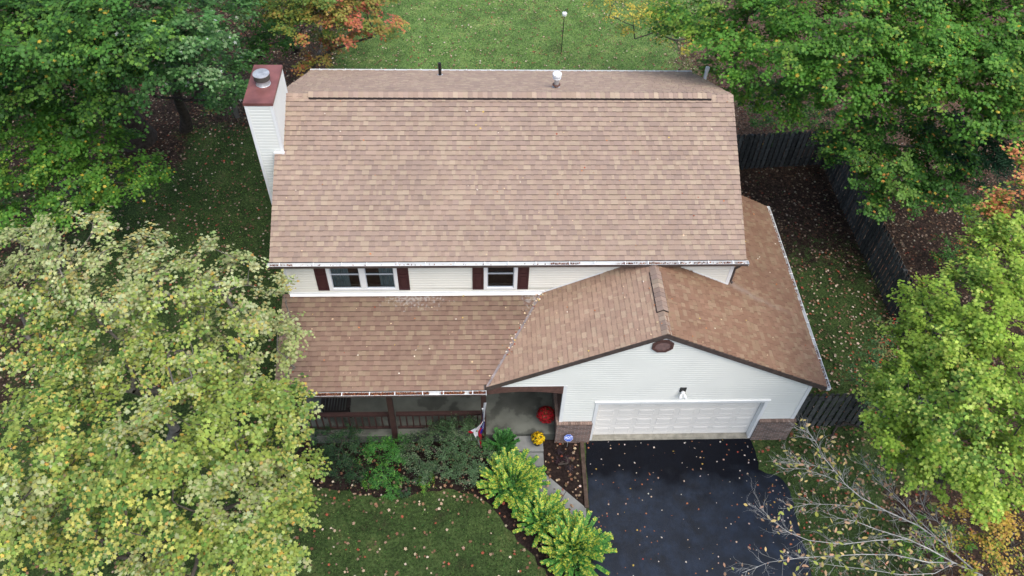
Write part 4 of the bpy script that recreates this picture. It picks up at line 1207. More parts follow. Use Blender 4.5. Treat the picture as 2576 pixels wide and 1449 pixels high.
# near left: pale maple reaching over the porch roof, yellow green maple in front of it
tree('maple_tree', 'pale yellowing maple reaching over the left end of the porch roof', 'tree', (-3.6, -3.4),
     [(200, 585, 8.6, 1.05), (110, 700, 8.0, 1.2), (290, 690, 8.3, 1.2), (420, 720, 8.0, 1.1), (525, 690, 7.6, .95), (590, 760, 7.0, 1.0), (450, 860, 7.0, 1.4), (250, 850, 7.2, 1.5),
      (70, 840, 7.2, 1.4), (600, 870, 6.0, 1.1), (690, 860, 5.9, .45, .6), (735, 830, 5.6, .35, .6), (320, 960, 6.2, 1.4), (560, 960, 5.6, 1.2), (150, 960, 6.5, 1.2), (20, 640, 7.4, .9),
      (715, 730, 5.9, .35, .5), (735, 905, 5.0, .35, .5), (30, 760, 7.2, 1.1), (690, 960, 4.8, .5)],
     .105, PALE, lobe_scale=.86, dens=1.5, tipr=.0105, ntw=6, nlf=8, tl=.44, r0=.20, seed=5, bark=mat('grey_bark', (.16, .145, .125), .9, .4, 6, .5, 30, .2), topz=3.2,
     tint=blend_tint(YGRN, lambda P: .04 + .75 * sstep(-2.6, -5.0, P[:, 1] + .6 * np.sin(P[:, 0] * 1.7) + .5 * np.sin(P[:, 2] * 2.3))))
tree('maple_tree', 'yellow green maple filling the lower left beside the front lawn', 'tree', (-3.4, -6.6),
     [(90, 1090, 7.4, 1.25), (60, 1210, 7.0, 1.3), (230, 1190, 7.0, 1.1), (430, 1140, 7.3, 1.25), (420, 1240, 7.0, 1.2), (590, 1060, 6.4, 1.15), (690, 1030, 5.8, .8), (650, 1130, 5.6, 1.0),
      (745, 1200, 4.4, .62), (650, 1370, 6.0, 1.1), (690, 1400, 5.6, .7), (760, 1180, 4.4, .5), (720, 1020, 5.6, .7), (715, 1300, 4.0, .7), (560, 1400, 6.0, .95), (520, 1300, 5.8, 1.0), (220, 1330, 5.4, 1.3), (90, 1390, 4.6, 1.4), (350, 1400, 4.4, 1.3), (700, 1280, 4.2, .8), (300, 1080, 6.5, 1.2),
      (470, 1440, 5.0, 1.2), (710, 1100, 5.0, .7), (620, 1240, 4.6, .9), (20, 1290, 6.0, 1.2)],
     .108, YGRN, lobe_scale=.82, dens=2.0, ntw=6, nlf=8, tl=.44, r0=.20, seed=6, topz=2.8,
     tint=blend_tint(PALE, lambda P: .08 + .6 * (np.sin(P[:, 0] * 1.6 + 1) * np.sin(P[:, 1] * 1.5 + P[:, 2]) > .4)))
# near right: lime maple
tree('maple_tree', 'bright lime green maple filling the right edge beside the fence', 'tree', (21.0, -4.2),
     [(2370, 850, 6.8, 1.0), (2480, 790, 7.4, 1.3), (2550, 640, 8.0, .85), (2555, 520, 8.4, .5), (2575, 450, 8.6, .5), (2548, 400, 8.7, .38), (2560, 560, 8.3, .7), (2520, 610, 8.0, .6), (2295, 960, 5.9, .85), (2400, 970, 6.8, 1.2), (2530, 930, 7.8, 1.4), (2270, 1100, 5.2, .75),
      (2370, 1100, 5.9, 1.1), (2510, 1080, 7.0, 1.4), (2340, 1180, 5.0, .85), (2470, 1210, 5.2, 1.2), (2330, 760, 6.6, .55), (2480, 570, 7.4, .5), (2560, 1200, 6.0, 1.3), (2570, 780, 8.0, 1.2), (2300, 745, 6.6, .35), (2340, 780, 6.8, .5), (2250, 920, 5.8, .6), (2300, 870, 6.2, .7), (2215, 960, 5.4, .45), (2330, 1020, 5.8, .9), (2250, 1040, 5.3, .6), (2210, 1100, 4.9, .45), (2290, 1180, 4.8, .6), (2420, 870, 7.0, 1.0), (2480, 660, 7.4, .7), (2540, 560, 8.0, .6), (2450, 560, 7.2, .3),
      (2230, 965, 5.4, .4), (2540, 700, 7.8, .7)],
     .10, LIME, lobe_scale=1.0, dens=1.9, ntw=6, nlf=8, tl=.42, r0=.19, seed=8, topz=2.6,
     tint=lambda P, c: np.where((P[:, 2:3] > 8.15) & (P[:, 1:2] > -1.2) & (RG.random((len(P), 1)) < .6), np.array([lin('#cf8a5c')]) * RG.uniform(.8, 1.1, (len(P), 1)), c))
tree('small_maple_tree', 'small golden orange maple at the bottom right corner under the lime maple', 'tree', (19.9, -7.9),
     [(2480, 1330, 3.4, .75), (2545, 1390, 3.4, .8), (2450, 1400, 3.0, .6), (2560, 1300, 3.2, .6), (2500, 1430, 3.2, .7), (2400, 1300, 2.6, .35)],
     .075, ORNG, dens=2.4, ntw=5, nlf=6, tl=.34, r0=.05, seed=9, topz=1.4, keep=.8)
# back right group
tree('tree', 'tall green maple hanging over the back lawn beside the white roof pipe', 'tree', (22.0, 17.8),
     [(1760, 20, 8.0, 1.5), (1860, 70, 8.0, 1.8), (1850, 190, 6.2, .9), (1950, 110, 8.0, 1.9), (2070, 60, 9.0, 2.0), (1950, 260, 5.6, 1.0), (2110, 180, 8.0, 1.6), (2160, 240, 6.6, 1.3), (1900, 240, 5.0, .8), (1730, 50, 6.8, 1.1),
      (2030, 200, 6.0, 1.2)],
     .125, MIDG, dens=1.5, ntw=6, nlf=8, tl=.6, r0=.26, seed=12, topz=4, group='green trees of the wood on the right')
tree('tree', 'tall green maple with touches of yellow in the top right corner', 'tree', (26.5, 15.0),
     [(2250, 50, 9, 2.0), (2400, 40, 9, 2.2), (2530, 90, 9, 2.2), (2330, 170, 8, 1.9), (2450, 210, 8, 1.9), (2545, 260, 7.5, 1.5), (2400, 280, 7, 1.1), (2260, 160, 7, 1.3), (2570, 180, 8, 1.6), (2700, 100, 9, 2.2), (2700, 300, 8, 2), (2300, -120, 10, 2.4), (2500, -130, 10, 2.4)],  # lobes beyond the frame are added canopy that blocks side light
     .125, MIDG, dens=1.5, ntw=6, nlf=8, tl=.6, r0=.26, seed=13, topz=4, group='green trees of the wood on the right')
tree('tree', 'rounded green tree with orange flecks overhanging the corner of the fence', 'tree', (23.8, 9.8),
     [(2150, 350, 5.0, 1.3), (2250, 350, 5.6, 1.5), (2140, 420, 4.5, 1.2), (2250, 450, 4.6, 1.3), (2350, 420, 5.0, 1.3), (2390, 480, 4.6, 1.1), (2185, 510, 3.8, .75), (2330, 320, 5.4, 1.1), (2110, 380, 4.2, .8)],
     .115, DEEP + G((1.5, '#6f9440'), (.5, '#c08a45')), dens=1.7, ntw=6, nlf=8, tl=.5, r0=.16, seed=14, topz=2, group='green trees of the wood on the right')
tree('oak_tree', 'dark blue green narrow leaved oak between the maples at the right edge', 'tree', (25.6, 9.4),
     [(2440, 370, 5.6, 1.2), (2520, 400, 5.6, 1.2), (2470, 440, 4.8, 1.0), (2390, 380, 5.0, .9), (2560, 350, 6, 1.1)],
     .15, OAKD, dens=1.7, ntw=7, nlf=8, tl=.5, r0=.16, seed=15, topz=2.4, tmpl=NARROW)
tree('sparse_tree', 'sparse yellow leaved sapling at the far edge of the back lawn', 'tree', (16.2, 21.0),
     [(1510, 20, 3.6, .9, .6), (1590, 20, 4.0, 1.1, .8), (1660, 50, 3.8, 1.1, .8), (1710, 110, 2.8, .8, .7), (1790, 120, 2.2, .9, .6), (1600, 80, 2.8, .7, .35)],
     .10, YELW, dens=1.9, ntw=5, nlf=6, tl=.55, r0=.06, seed=16, topz=1.2, keep=.8)
tree('understorey_shrub', 'low dark green bush under the tall maple behind the house', 'shrub', (18.2, 14.5),
     [(1960, 330, .7, .8), (1890, 290, .9, .8), (2020, 300, .9, .9), (2090, 330, .7, .7)],
     .09, DEEP, dens=1.6, ntw=5, nlf=6, tl=.4, r0=.04, seed=17, topz=.4)
# back left group
tree('tree', 'bright green maple with low spreading boughs at the left edge behind the pale maple', 'tree', (-10.2, 7.2),
     [(90, 400, 5.2, 1.7), (220, 400, 5.0, 1.5), (300, 440, 4.5, 1.0), (60, 500, 4.5, 1.4), (190, 480, 4.2, 1.2), (370, 450, 3.9, .75), (60, 300, 6.0, 1.6), (180, 320, 6.0, 1.3), (410, 460, 3.6, .35), (230, 530, 3.2, .9),
      (30, 560, 3.6, 1.0)],
     .115, MIDG, dens=1.6, ntw=6, nlf=8, tl=.5, r0=.2, seed=22, topz=2.6, group='green trees of the wood on the left')
tree('tree', 'large dark green maple in the top left corner with a massive dark trunk', 'tree', (-8.7, 11.7),
     [(60, 60, 10, 2.1), (170, 110, 9, 2.0), (290, 60, 10, 2.1), (60, 190, 8, 1.7), (220, 220, 7.6, 1.5), (130, 270, 6.6, 1.2), (280, 160, 8, 1.5), (20, 100, 9, 1.8), (-120, 60, 9, 2.4), (-120, 250, 7, 2.0), (150, -120, 10, 2.4), (330, -140, 10, 2.4), (340, 120, 7.6, 1.2)],  # unseen lobes outside the frame added to darken the ground below
     .12, DEEP, dens=1.4, ntw=6, nlf=8, tl=.6, r0=.62, seed=23, topz=6.5, bark=dark_bark, group='green trees of the wood on the left')
tree('tree', 'cool grey green maple above the chimney side with pale leaf undersides', 'tree', (-6.9, 12.4),
     [(420, 60, 9.6, 1.6), (440, 150, 8.8, 1.2), (520, 190, 7.2, 1.2), (590, 215, 5.6, .8), (500, 60, 9, 1.5), (400, 170, 8.2, 1.1), (560, 250, 5.0, .6), (470, 230, 6.4, .7), (520, -110, 9, 2.0), (380, 220, 6.4, .8)],  # lobe above the frame edge is added to block light
     .12, COOL, dens=1.5, ntw=6, nlf=8, tl=.55, r0=.22, seed=24, topz=6, bark=dark_bark, group='green trees of the wood on the left')
tree('tree', 'dark green understorey maple between the chimney and the red maple', 'tree', (-3.0, 18.3),
     [(600, 50, 4.8, 1.4), (660, 120, 3.6, 1.2), (720, 70, 3.4, 1.2), (690, 30, 4.6, 1.4), (620, 150, 3.4, .9)],
     .115, DEEP, dens=1.3, ntw=6, nlf=7, tl=.5, r0=.14, seed=25, topz=2, bark=dark_bark, group='green trees of the wood on the left')
tree('red_maple_tree', 'maple turning red and orange at the edge of the back lawn', 'tree', (-1.6, 21.6),
     [(760, 50, 6.2, 1.2), (850, 45, 6.4, 1.3), (925, 30, 6.4, 1.1), (960, 55, 5.6, .6), (800, 125, 4.8, .7), (775, 155, 4.2, .4), (880, 95, 5.4, .55), (700, 20, 6.4, 1.2), (830, -10, 7, 1.4)],
     .115, REDM, dens=1.7, ntw=6, nlf=8, tl=.5, r0=.16, seed=26, topz=3, clump=.75, keep=.9)
tree('understorey_shrub', 'low yellowing bush between the dark trunks behind the left lawn', 'shrub', (-6.3, 14.2),
     [(430, 210, 1.6, .8), (520, 260, 1.4, .6), (400, 160, 2.4, .9), (480, 150, 2.0, .9)],
     .08, G((3, '#6a6a30'), (2, '#8a7a34'), (2, '#46582c')), dens=1.2, ntw=5, nlf=6, tl=.45, r0=.04, seed=27, topz=.8, keep=.7)

# shrubs ------------------------------------------------
SHR_D = G((3, '#4a6640'), (3, '#3f5a3a'), (2, '#5c704c'), (1, '#66755a'), (1, '#2e452c'))
SHR_G = G((4, '#407530'), (3, '#36682a'), (2, '#5a8a38'), (1, '#2a5a26'))
SHR_L = G((3, '#2c4a28'), (3, '#25402a'), (1, '#3c5c34'), (.5, '#4d5b34'))
PRIV = G((4, '#3f7a38'), (3, '#35692f'), (2, '#57903f'), (1, '#2a5a2c'))
HOLL = G((4, '#4c6e40'), (3, '#5d7c48'), (2, '#7a8c50'), (.95, '#b85a3c'), (.9, '#c0402c'), (1, '#8a6a42'))
def bush(name, label, base, lobes, leaf, pal, seed, tmpl=OVAL, dens=3.5, tl=.24, **k):
    return tree(name, label, 'shrub', base, lobes, leaf, pal, dens=dens, ntw=6, nlf=7, tl=tl, r0=.035, seed=seed, tmpl=tmpl, topz=.25, sag=.1, flat=.7, bark=dark_bark, **k)
bush('shrub', 'large grey green shrub in front of the porch railing beside the flag', (4.35, -3.3),
     [(1050, 1130, .75, .50), (1110, 1110, .85, .55), (1160, 1090, .95, .55), (1190, 1140, .80, .50), (1120, 1170, .6, .5), (1060, 1185, .5, .42), (1170, 1180, .55, .42)], .032, SHR_D, 31, dens=20)
bush('shrub', 'bright green shrub standing beside the middle porch post', (2.6, -3.3),
     [(950, 1120, .7, .34), (985, 1150, .65, .36), (960, 1190, .45, .36), (1005, 1115, .7, .22), (925, 1150, .4, .22), (985, 1215, .25, .26)], .035, SHR_G, 32, dens=20)
bush('shrub', 'low dark green shrub at the left end of the porch bed', (1.0, -3.2),
     [(820, 1110, .5, .42), (870, 1130, .5, .45), (800, 1160, .4, .4), (850, 1180, .3, .42), (900, 1190, .3, .36), (880, 1095, .55, .35)], .030, SHR_L, 33, dens=18)
bush('shrub', 'red tinged leafy shrub at the end of the fence on the right', (16.4, -2.6),
     [(2185, 930, 2.2, .55), (2165, 990, 1.9, .5), (2225, 880, 2.2, .6), (2190, 1045, 1.6, .5), (2230, 830, 2.0, .5), (2230, 1000, 1.8, .6), (2215, 1080, 1.0, .4)], .062, HOLL, 34, dens=3.0, tl=.36, clump=.4)
bush('shrub', 'low bright green bush beside the driveway under the bare tree', (17.6, -7.0),
     [(2340, 1330, .8, .5), (2300, 1370, .7, .45), (2390, 1360, 1.0, .5), (2330, 1410, .6, .45)], .055, MIDG, 35, tmpl=MAPLE, dens=3)
bush('shrub', 'dark leafy bush beyond the long fence with orange tips', (23.0, .8),
     [(2390, 640, .7, .7), (2450, 680, .9, .8), (2360, 760, .5, .6)], .07, DEEP + G((1, '#b8703a')), 36, tmpl=MAPLE, dens=2, tl=.4)
bush('low_plant', 'dark purple leaved plant in the mulch between steps and driveway', (7.95, -3.45),
     [(1420, 1150, .02, .26), (1408, 1138, .0, .18), (1432, 1165, .0, .18)], .05, G((3, '#2c2228'), (2, '#3a2a30'), (1, '#4a3038')), 37, tmpl=NARROW, dens=5, tl=.2)
for k, (px, py, rr) in enumerate([(985, 1235, .24), (1075, 1215, .24), (930, 1215, .2), (1020, 1235, .18)]):
    bush('low_plant', ['small green cushion plant nearest the lawn in the porch bed', 'small green cushion plant in the mulch below the grey green shrub',
                       'small green cushion plant left of the bright green shrub', 'smallest green cushion plant between its neighbours in the porch bed'][k], tuple(at(px, py, 0)[:2]),
         [(px, py, .10, rr)], .028, [SHR_G, MIDG, MIDG, SHR_L][k], 38 + k, dens=30, tl=.14, group='cushion plants in the porch bed')

def shoots(name, label, base, H, R, nsh, pal_tip, pal_low, seed, leaf=.038, group=None, tipf=.45, arch=.5, cat='shrub'):
    """bottle brush shoots fanning out of the base, each set with pairs of small leaves"""
    rg = np.random.default_rng(seed)
    global RG; RG = np.random.default_rng(seed + 9)
    t = empty(name, (base[0], base[1], GZ), label, cat, group)
    b = MB(); P, N, Hd, Cc = [], [], [], []
    for i in range(nsh):
        az = rg.uniform(0, 2 * math.pi); el = math.acos(1 - rg.random() * .98)       # from vertical
        st = np.array([base[0] + rg.normal() * R * .12, base[1] + rg.normal() * R * .12, .05])
        out = np.array([math.cos(az), math.sin(az), 0])
        end = np.array([base[0], base[1], 0]) + out * R * math.sin(el) ** .9 * rg.uniform(.5, 1.08) + np.array([0, 0, H * (math.cos(el) * .75 + .25) * rg.uniform(.8, 1.08)])
        tipd = unit(out * math.sin(el) * 1.0 + np.array([0, 0, .35 + math.cos(el)]))
        ln = rg.uniform(.32, .50)
        s0 = end - tipd * ln
        b.tube([st, (st + s0) / 2 + np.array([0, 0, .08]), s0, end], [.012, .009, .006, .003], 3, cap=False)
        n = int(ln / .020)
        side = unit(np.cross(tipd, [0, 0, 1.0]) + rg.normal(size=3) * .15); up = np.cross(side, tipd)
        f = np.linspace(0, 1, n)
        droop = np.outer(f ** 2, [0, 0, -.05])
        base_c = s0 + np.outer(f, tipd) * ln + droop
        tipc = np.array([p[1] for p in pal_tip]); lowc = np.array([p[1] for p in pal_low])
        yellow = rg.random() < .25 + .75 * math.cos(el * .9)
        for sg, tl_ in ((1, 1), (-1, 1), (.4, .8), (-.4, .8)):
            P.append(base_c + side * sg * leaf * 1.0 + up * .012); N.append(np.tile(up + np.array([0, 0, .6]), (n, 1)) + rg.normal(size=(n, 3)) * .25)
            Hd.append(np.tile(side * sg * 1.0 + tipd * .8, (n, 1)) + rg.normal(size=(n, 3)) * .12)
            q = ((f > (.12 if yellow else .8)) & (rg.random(n) < (.92 if abs(sg) < .5 else .30)))
            c = np.where(q[:, None], tipc[rg.integers(0, len(tipc), n)], lowc[rg.integers(0, len(lowc), n)]); Cc.append(c * rg.uniform(.85, 1.15, (n, 1)))
    # inner filler
    m = int(nsh * 9); d = rg.normal(size=(m, 3)); d /= np.linalg.norm(d, axis=1, keepdims=True); d[:, 2] = np.abs(d[:, 2])
    P.append(np.array([base[0], base[1], .05]) + d * np.array([R, R, H]) * rg.uniform(.25, .6, (m, 1))); N.append(d + rg.normal(size=(m, 3)) * .4); Hd.append(rg.normal(size=(m, 3)))
    Cc.append(np.array([p[1] for p in pal_low])[rg.integers(0, len(pal_low), m)] * .8)
    b.build('stem', green_stem, t)
    P, N, Hd, Cc = map(np.concatenate, (P, N, Hd, Cc))
    leaves('foliage', P, N, leaf * RG.uniform(.75, 1.15, len(P)), Cc, OVAL, leafm, t, heading=Hd, droop=.15)
GT = G((2, '#ccd04e'), (3, '#b8c84a'), (1, '#d8d66a'), (1.5, '#98b844')); GL = G((3, '#5f9a44'), (3, '#4c8a42'), (2, '#74a848'), (1, '#3c7438'))
for px, py, R, H, n, sd_, lb in ((1288, 1200, 1.05, 1.0, 190, 51, 'golden tipped evergreen shrub closest to the porch steps'), (1368, 1288, .95, .72, 120, 52, 'golden tipped evergreen shrub in the middle of the row of three'),
                            (1450, 1368, 1.08, 1.05, 200, 53, 'golden tipped evergreen shrub overhanging the driveway edge')):
    q = at(px, py, .5); shoots('evergreen_shrub', lb, (q[0], q[1]), H, R, n, GT, GL, sd_, group='golden tipped shrubs along the walkway')
q = at(1262, 1112, .5); shoots('leafy_shrub', 'arching dark green shrub between the flag and the front steps', (q[0], q[1]), 1.0, .62, 46, PRIV, PRIV, 54, leaf=.036)

# bare branched tree at the lower right ------------------------------------------------
def bare_tree():
    rg = np.random.default_rng(77)
    global RG; RG = np.random.default_rng(78)
    t = empty('bare_tree', (18.6, -9.3, GZ), 'almost leafless grey branched tree leaning over the driveway edge', 'tree')
    b = MB(); ends = []
    def Z(u, v, z): return at((2900 + u / 1.932) * .644, (1500 + v / 1.932) * .644, z)
    trunk = [np.array([18.6, -9.3, GZ - .05]), np.array([18.3, -9.0, 1.2]), Z(1800, 1440, 2.6)]
    b.tube(trunk, [.10, .07, .042], 9)
    def twig(p, d, ln, r, dep):
        n = 4; pts = [p]; dd = d.copy(); 
        for k in range(n):
            dd = unit(dd + rg.normal(size=3) * .16 + np.array([0, 0, .05])); pts.append(pts[-1] + dd * ln / n)
        b.tube(pts, [r * (1 - .6 * k / n) for k in range(n + 1)], 5 if r > .008 else 3, cap=False)
        ends.append(pts[-1])
        if dep > 0:
            for k in range(1, n + 1):
                if rg.random() < .85:
                    side = unit(np.cross(dd, rg.normal(size=3))); s = rg.uniform(.45, .8)
                    twig(pts[k], unit(dd + side * s), ln * rg.uniform(.45, .7), r * .55, dep - 1)
    limbs = [([(1800, 1440, 2.6), (1600, 1350, 2.8), (1400, 1240, 3.0), (1250, 1170, 3.1), (1020, 1100, 3.3), (850, 1035, 3.5), (720, 1010, 3.6)], .040),
             ([(1740, 1400, 2.65), (1500, 1190, 3.0), (1330, 1070, 3.2), (1090, 960, 3.5), (900, 860, 3.7), (780, 760, 3.9), (700, 660, 4.0), (620, 560, 4.1), (550, 430, 4.3), (480, 350, 4.4)], .040),
             ([(1500, 1190, 3.0), (1270, 970, 3.3), (1100, 800, 3.5), (980, 690, 3.6), (920, 600, 3.7)], .024),
             ([(1250, 1170, 3.1), (1000, 1180, 3.2), (760, 1210, 3.3), (500, 1180, 3.5), (350, 1120, 3.6), (210, 1020, 3.7), (140, 930, 3.7)], .024),
             ([(1600, 1350, 2.8), (1400, 1345, 2.9), (1150, 1290, 3.1), (900, 1285, 3.2), (650, 1300, 3.3), (450, 1310, 3.4), (200, 1345, 3.5), (0, 1425, 3.6)], .028),
             ([(1090, 960, 3.5), (900, 930, 3.6), (700, 910, 3.7), (500, 905, 3.8), (340, 940, 3.8)], .015),
             ([(780, 760, 3.9), (640, 700, 4.0), (470, 640, 4.1), (300, 640, 4.2)], .013),
             ([(1600, 1350, 2.8), (1450, 1430, 2.9), (1200, 1440, 3.0), (950, 1400, 3.1), (700, 1370, 3.2), (520, 1340, 3.3)], .022),
             ([(1800, 1440, 2.6), (1650, 1500, 2.7), (1400, 1560, 2.9), (1100, 1560, 3.1), (800, 1500, 3.2)], .03),
             ([(1330, 1070, 3.2), (1200, 880, 3.4), (1120, 800, 3.5), (1060, 700, 3.6)], .015),
             ([(700, 660, 4.0), (560, 620, 4.1), (430, 600, 4.2), (330, 560, 4.2)], .010),
             ([(1740, 1400, 2.65), (1560, 1240, 3.3), (1520, 1080, 3.6), (1380, 960, 3.8), (1340, 860, 3.9)], .012)]
    for pts, r in limbs:
        Pp = [Z(*q) for q in pts]; n = len(Pp)
        r *= .52; b.tube(Pp, [max(r * (1 - .75 * k / (n - 1)), .004) for k in range(n)], 7, cap=False)
        for k in range(1, n):
            d = unit(Pp[k] - Pp[k - 1]); L = np.linalg.norm(Pp[k] - Pp[k - 1])
            for j in range(6 if k > 1 else 3):
                f = rg.random(); p = Pp[k - 1] * (1 - f) + Pp[k] * f
                side = unit(np.cross(d, np.array([0, 0, 1.0]) + rg.normal(size=3) * .5)) * rg.choice([-1, 1])
                twig(p, unit(d + side * rg.uniform(.5, 1.0)), rg.uniform(.22, .52), max(r * .30, .0048), 2 if rg.random() < .6 else 1)
        ends.append(Pp[-1])
    b.build('trunk', pale_bark, t, smooth=True)
    E = np.array(ends); k = rg.random(len(E)) < .13; E = E[k] + rg.normal(size=(k.sum(), 3)) * .03
    leaves('crown', E, rg.normal(size=(len(E), 3)) * .6 + np.array([0, 0, 1]), rg.uniform(.05, .085, len(E)), pick(G((3, '#b8a868'), (3, '#a2aa50'), (2, '#c09878'), (1, '#c8b070')), len(E)), OVAL, leafm, t)
bare_tree()
# dead hanging boughs beside the chimney
def dead_boughs():
    rg = np.random.default_rng(5)
    t = empty('dead_tree', (-4.9, 13.2, GZ), 'dead grey twiggy tree in the shade left of the chimney', 'tree')
    b = MB(); b.tube([(-4.9, 13.2, GZ), (-4.8, 13.1, 2.2), (-4.6, 12.9, 3.6)], [.10, .08, .05], 8)
    def rec(p, d, ln, r, dep):
        pts = [p]; dd = d.copy()
        for k in range(4): dd = unit(dd + rg.normal(size=3) * .2 + np.array([0, 0, -.12])); pts.append(pts[-1] + dd * ln / 4)
        b.tube(pts, [r, r * .85, r * .7, r * .5, r * .35], 4, cap=False)
        if dep:
            for k in range(1, 5):
                for _ in range(2): rec(pts[k], unit(dd + rg.normal(size=3) * .6), ln * rg.uniform(.4, .65), r * .5, dep - 1)
    for a in ((.9, -1.0, .15), (.2, -1.2, .1), (1.1, -.3, .2), (-.6, -.9, .2), (1.2, -1.4, -.1)): rec(np.array([-4.6, 12.9, 3.4]), unit(np.array(a)), 1.9, .022, 2)
    b.build('trunk', mat('dead_bark', (.10, .095, .085), .9, .3, 6), t)
dead_boughs()

# ------------------------------------------------------------------ fallen leaves, grass, gutter debris (countless)
RG = np.random.default_rng(99)
LIT = G((3, '#86705c'), (3, '#785a44'), (2, '#a08e76'), (3, '#634634'), (1, '#8c4a36'), (1, '#b4a690'), (2, '#5a4c3a'))
def stuff(o, label, cat): props(o, label, cat, None, 'stuff'); return o
n = 90000
x = RG.uniform(-15, 31, n); y = RG.uniform(-9.5, 24, n)
li = litter(x, y)
front = (y < -3) & (x < 9)
dens = np.where(front, .17, np.where(y > 9, .20, .12)) + .80 * li ** 1.2
dens = np.where((x > 12.7) & (x < 20) & (y < 9.8), np.maximum(dens, .34), dens)
dens = np.where((x < 0) & (y < 12), np.maximum(dens, .30), dens)
dens = np.where((x > 12.7) & (x < 20) & (y < 6) & (y > -3), np.maximum(dens, .6), dens)
dens = np.where((x > 14.5) & (y < -2.5), np.maximum(dens, .5), dens)
inb = (x > 0) & (x < 8.5) & (y < -2.6) & (y > -4.7)
dens = np.where(inb, .5, dens)
keep = RG.random(n) < dens
house_fp = ((x > 0) & (x < WX) & (y > 0) & (y < 8.4)) | ((x > 0) & (x < GW1 + .1) & (y > -2.7) & (y <= 4.4) & ((x > 7.7) | (y < .1)))
drv = (x > 8.4) & (x < np.where(y < -3.9, 14.62, 13.9)) & (y < -2.6)
stp = (x > 6.4) & (x < 7.4) & (y < -2.6) & (y > -4.2)
keep &= ~house_fp & ~drv & ~stp
P = np.stack([x, y, GZ + np.where(li > .6, RG.uniform(.012, .035, n), RG.uniform(.04, .085, n))], 1)[keep]
nn = len(P)
lk = li[keep]
o = leaves('fallen_leaves', P, RG.normal(size=(nn, 3)) * .28 + np.array([0, 0, 1]), RG.uniform(.035, .07, nn), pick(LIT, nn) * np.where(lk > .6, .62, 1.2)[:, None], MAPLE, litterm, droop=RG.uniform(-.2, .5))  # wood floor leaves darkened in colour for the shade under the trees
stuff(o, 'brown and tan leaves scattered over lawn and wood floor', 'leaves')
n = 620; x = RG.uniform(8.7, 14.5, n); y = -2.7 - RG.random(n) ** 1.25 * 5.6
x = np.where(RG.random(n) < .35, 14.5 - np.abs(RG.normal(size=n)) * .5, x); k = (x < np.where(y < -4, 14.6, 13.85)) & (RG.random(n) < .62)
P = np.stack([x, y, np.full(n, -.03)], 1)[k]; nn = len(P)
o = leaves('fallen_leaves', P, RG.normal(size=(nn, 3)) * .25 + np.array([0, 0, 1]), RG.uniform(.016, .046, nn) * RG.uniform(.7, 1.1, nn), pick(G((4, '#a8917e'), (3, '#bfb4aa'), (3, '#9a6244'), (1, '#8c4034'), (1, '#a88c48'), (2, '#6a4a3a')), nn), MAPLE, litterm)
stuff(o, 'scattered tan and orange leaves lying on the black driveway', 'leaves')
# leaves on roofs
pts = []
for _ in range(75):
    xx, yy = RG.uniform(5, 12.7), RG.uniform(-.1, 4.0)
    if RG.random() < .3: xx = RG.uniform(0, 7)
    pts.append((xx, yy, ZE + (yy - YE) * SL + .035))
for _ in range(55):
    yy = RG.uniform(-2.7, -.05); xx = RG.uniform(0, 6.8)
    if gz(xx) < zporch(yy): pts.append((xx, yy, zporch(yy) + .035))
for _ in range(46):      # valley drift
    yy = -.1 - RG.random() ** 1.6 * 2.0; xv = GX - (GZP - zporch(yy)) / GSL; xx = xv + RG.normal() * .07; pts.append((xx, yy, max(gz(xx), zporch(yy)) + .05))
for _ in range(120):
    yy = RG.uniform(-2.6, 4.5); xx = RG.uniform(GXL + .5, GXR - .1)
    if (yy < -.1 and gz(xx) > zporch(yy) or xx > 12.75): pts.append((xx, yy, gz(xx) + .04))
P = np.array(pts); nn = len(P)
o = leaves('fallen_leaves', P, RG.normal(size=(nn, 3)) * .3 + np.array([0, 0, 1]), RG.uniform(.020, .042, nn), pick(G((4, '#cdb392'), (2, '#ddd0bd'), (2, '#b5764e'), (1, '#9a4a34'), (1, '#c9b060')), nn), MAPLE, litterm)
stuff(o, 'small pale leaves stuck to the shingle roofs', 'leaves')
# gutter debris
pts = []
def fill(P0, P1, n, od, w=.09, gap=None):
    P0, P1, od = np.array(P0), np.array(P1), np.array(od)
    for _ in range(n):
        f = RG.random()
        if gap and any(a < f < c for a, c in gap): continue
        pts.append(P0 + (P1 - P0) * f + od * RG.uniform(.02, w) + np.array([0, 0, RG.uniform(-.05, -.015)]))
fill((PXL, PY - .012, PZ1), (5.58, PY - .012, PZ1), 3600, (0, -1, 0), .105, [(.73, .79), (.90, .925)])
fill((XL, YE - .015, ZE - .02), (.35, YE - .015, ZE - .02), 60, (0, -1, 0)); fill((7.4, YE - .015, ZE - .02), (8.2, YE - .015, ZE - .02), 110, (0, -1, 0), .08)
fill((9.2, YE - .015, ZE - .02), (12.8, YE - .015, ZE - .02), 260, (0, -1, 0), .07); fill((.5, YE - .015, ZE - .03), (7.3, YE - .015, ZE - .03), 60, (0, -1, 0), .07)
fill((GXR + .012, -2.6, 2.9), (GXR + .012, 4.5, 2.9), 400, (1, 0, 0), .08, [(.2, .38)])
P = np.array(pts); nn = len(P)
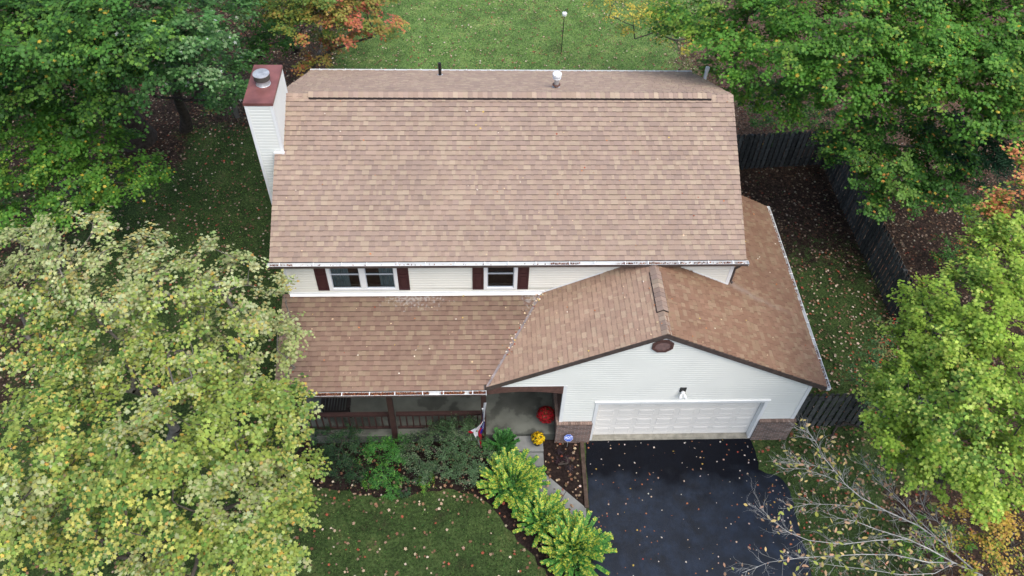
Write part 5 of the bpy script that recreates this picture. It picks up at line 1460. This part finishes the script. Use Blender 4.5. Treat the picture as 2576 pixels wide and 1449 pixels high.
o = leaves('gutter_debris', P, RG.normal(size=(nn, 3)) * .8 + np.array([0, 0, 1]), RG.uniform(.018, .036, nn), pick(G((3, '#7a4634'), (3, '#5a382c'), (2, '#9a6444'), (1, '#b08a6a'), (1, '#3c2820')), nn), OVAL, litterm)
stuff(o, 'rotting brown leaves packed in the open roof gutters', 'leaves')
# grass
n = 420000
x = RG.uniform(-13, 22, n); y = RG.uniform(-9, 24, n)
li = litter(x, y)
hs = ((x > -.02) & (x < WX + .02) & (y > -.1) & (y < 8.4)) | ((x > -.1) & (x < GW1 + .1) & (y > -2.7) & (y <= 4.5))
drv = (x > 8.35) & (x < np.where(y < -3.85, 14.64, 13.92)) & (y < -2.6)
bedm = (x > -.4) & (x < 8.55) & (y < -2.6) & ((y > -4.15 + .12 * np.sin(x * 5)) | (y > -4.3 - (x - 5.2) * 1.3) & (x > 5.2))
k = ~hs & ~drv & ~bedm & (RG.random(n) > li * 1.15)
P = np.stack([x, y, np.full(n, GZ - .004)], 1)[k]; nn = len(P)
H = RG.normal(size=(nn, 3)) * .45 + np.array([0, 0, 1.0]); Nn = RG.normal(size=(nn, 3)) * np.array([1, 1, .2])
tri = np.array([(-.16, 0), (.16, 0), (.05, 1.0)])
gc = pick(G((3, '#4c7036'), (3, '#5c8240'), (3, '#375a2c'), (2, '#284526'), (1.6, '#7e9a52'), (.9, '#989a62')), nn, P, .3)
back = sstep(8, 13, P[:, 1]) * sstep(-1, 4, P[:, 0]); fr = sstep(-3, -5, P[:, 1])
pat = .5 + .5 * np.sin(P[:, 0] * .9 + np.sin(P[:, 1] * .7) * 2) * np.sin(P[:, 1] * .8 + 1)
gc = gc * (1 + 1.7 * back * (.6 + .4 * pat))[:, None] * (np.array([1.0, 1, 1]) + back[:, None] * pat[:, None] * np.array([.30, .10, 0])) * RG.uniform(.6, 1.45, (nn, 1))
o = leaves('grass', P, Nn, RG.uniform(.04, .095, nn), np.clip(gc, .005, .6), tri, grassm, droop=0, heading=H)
stuff(o, 'short green lawn grass around the house', 'grass')
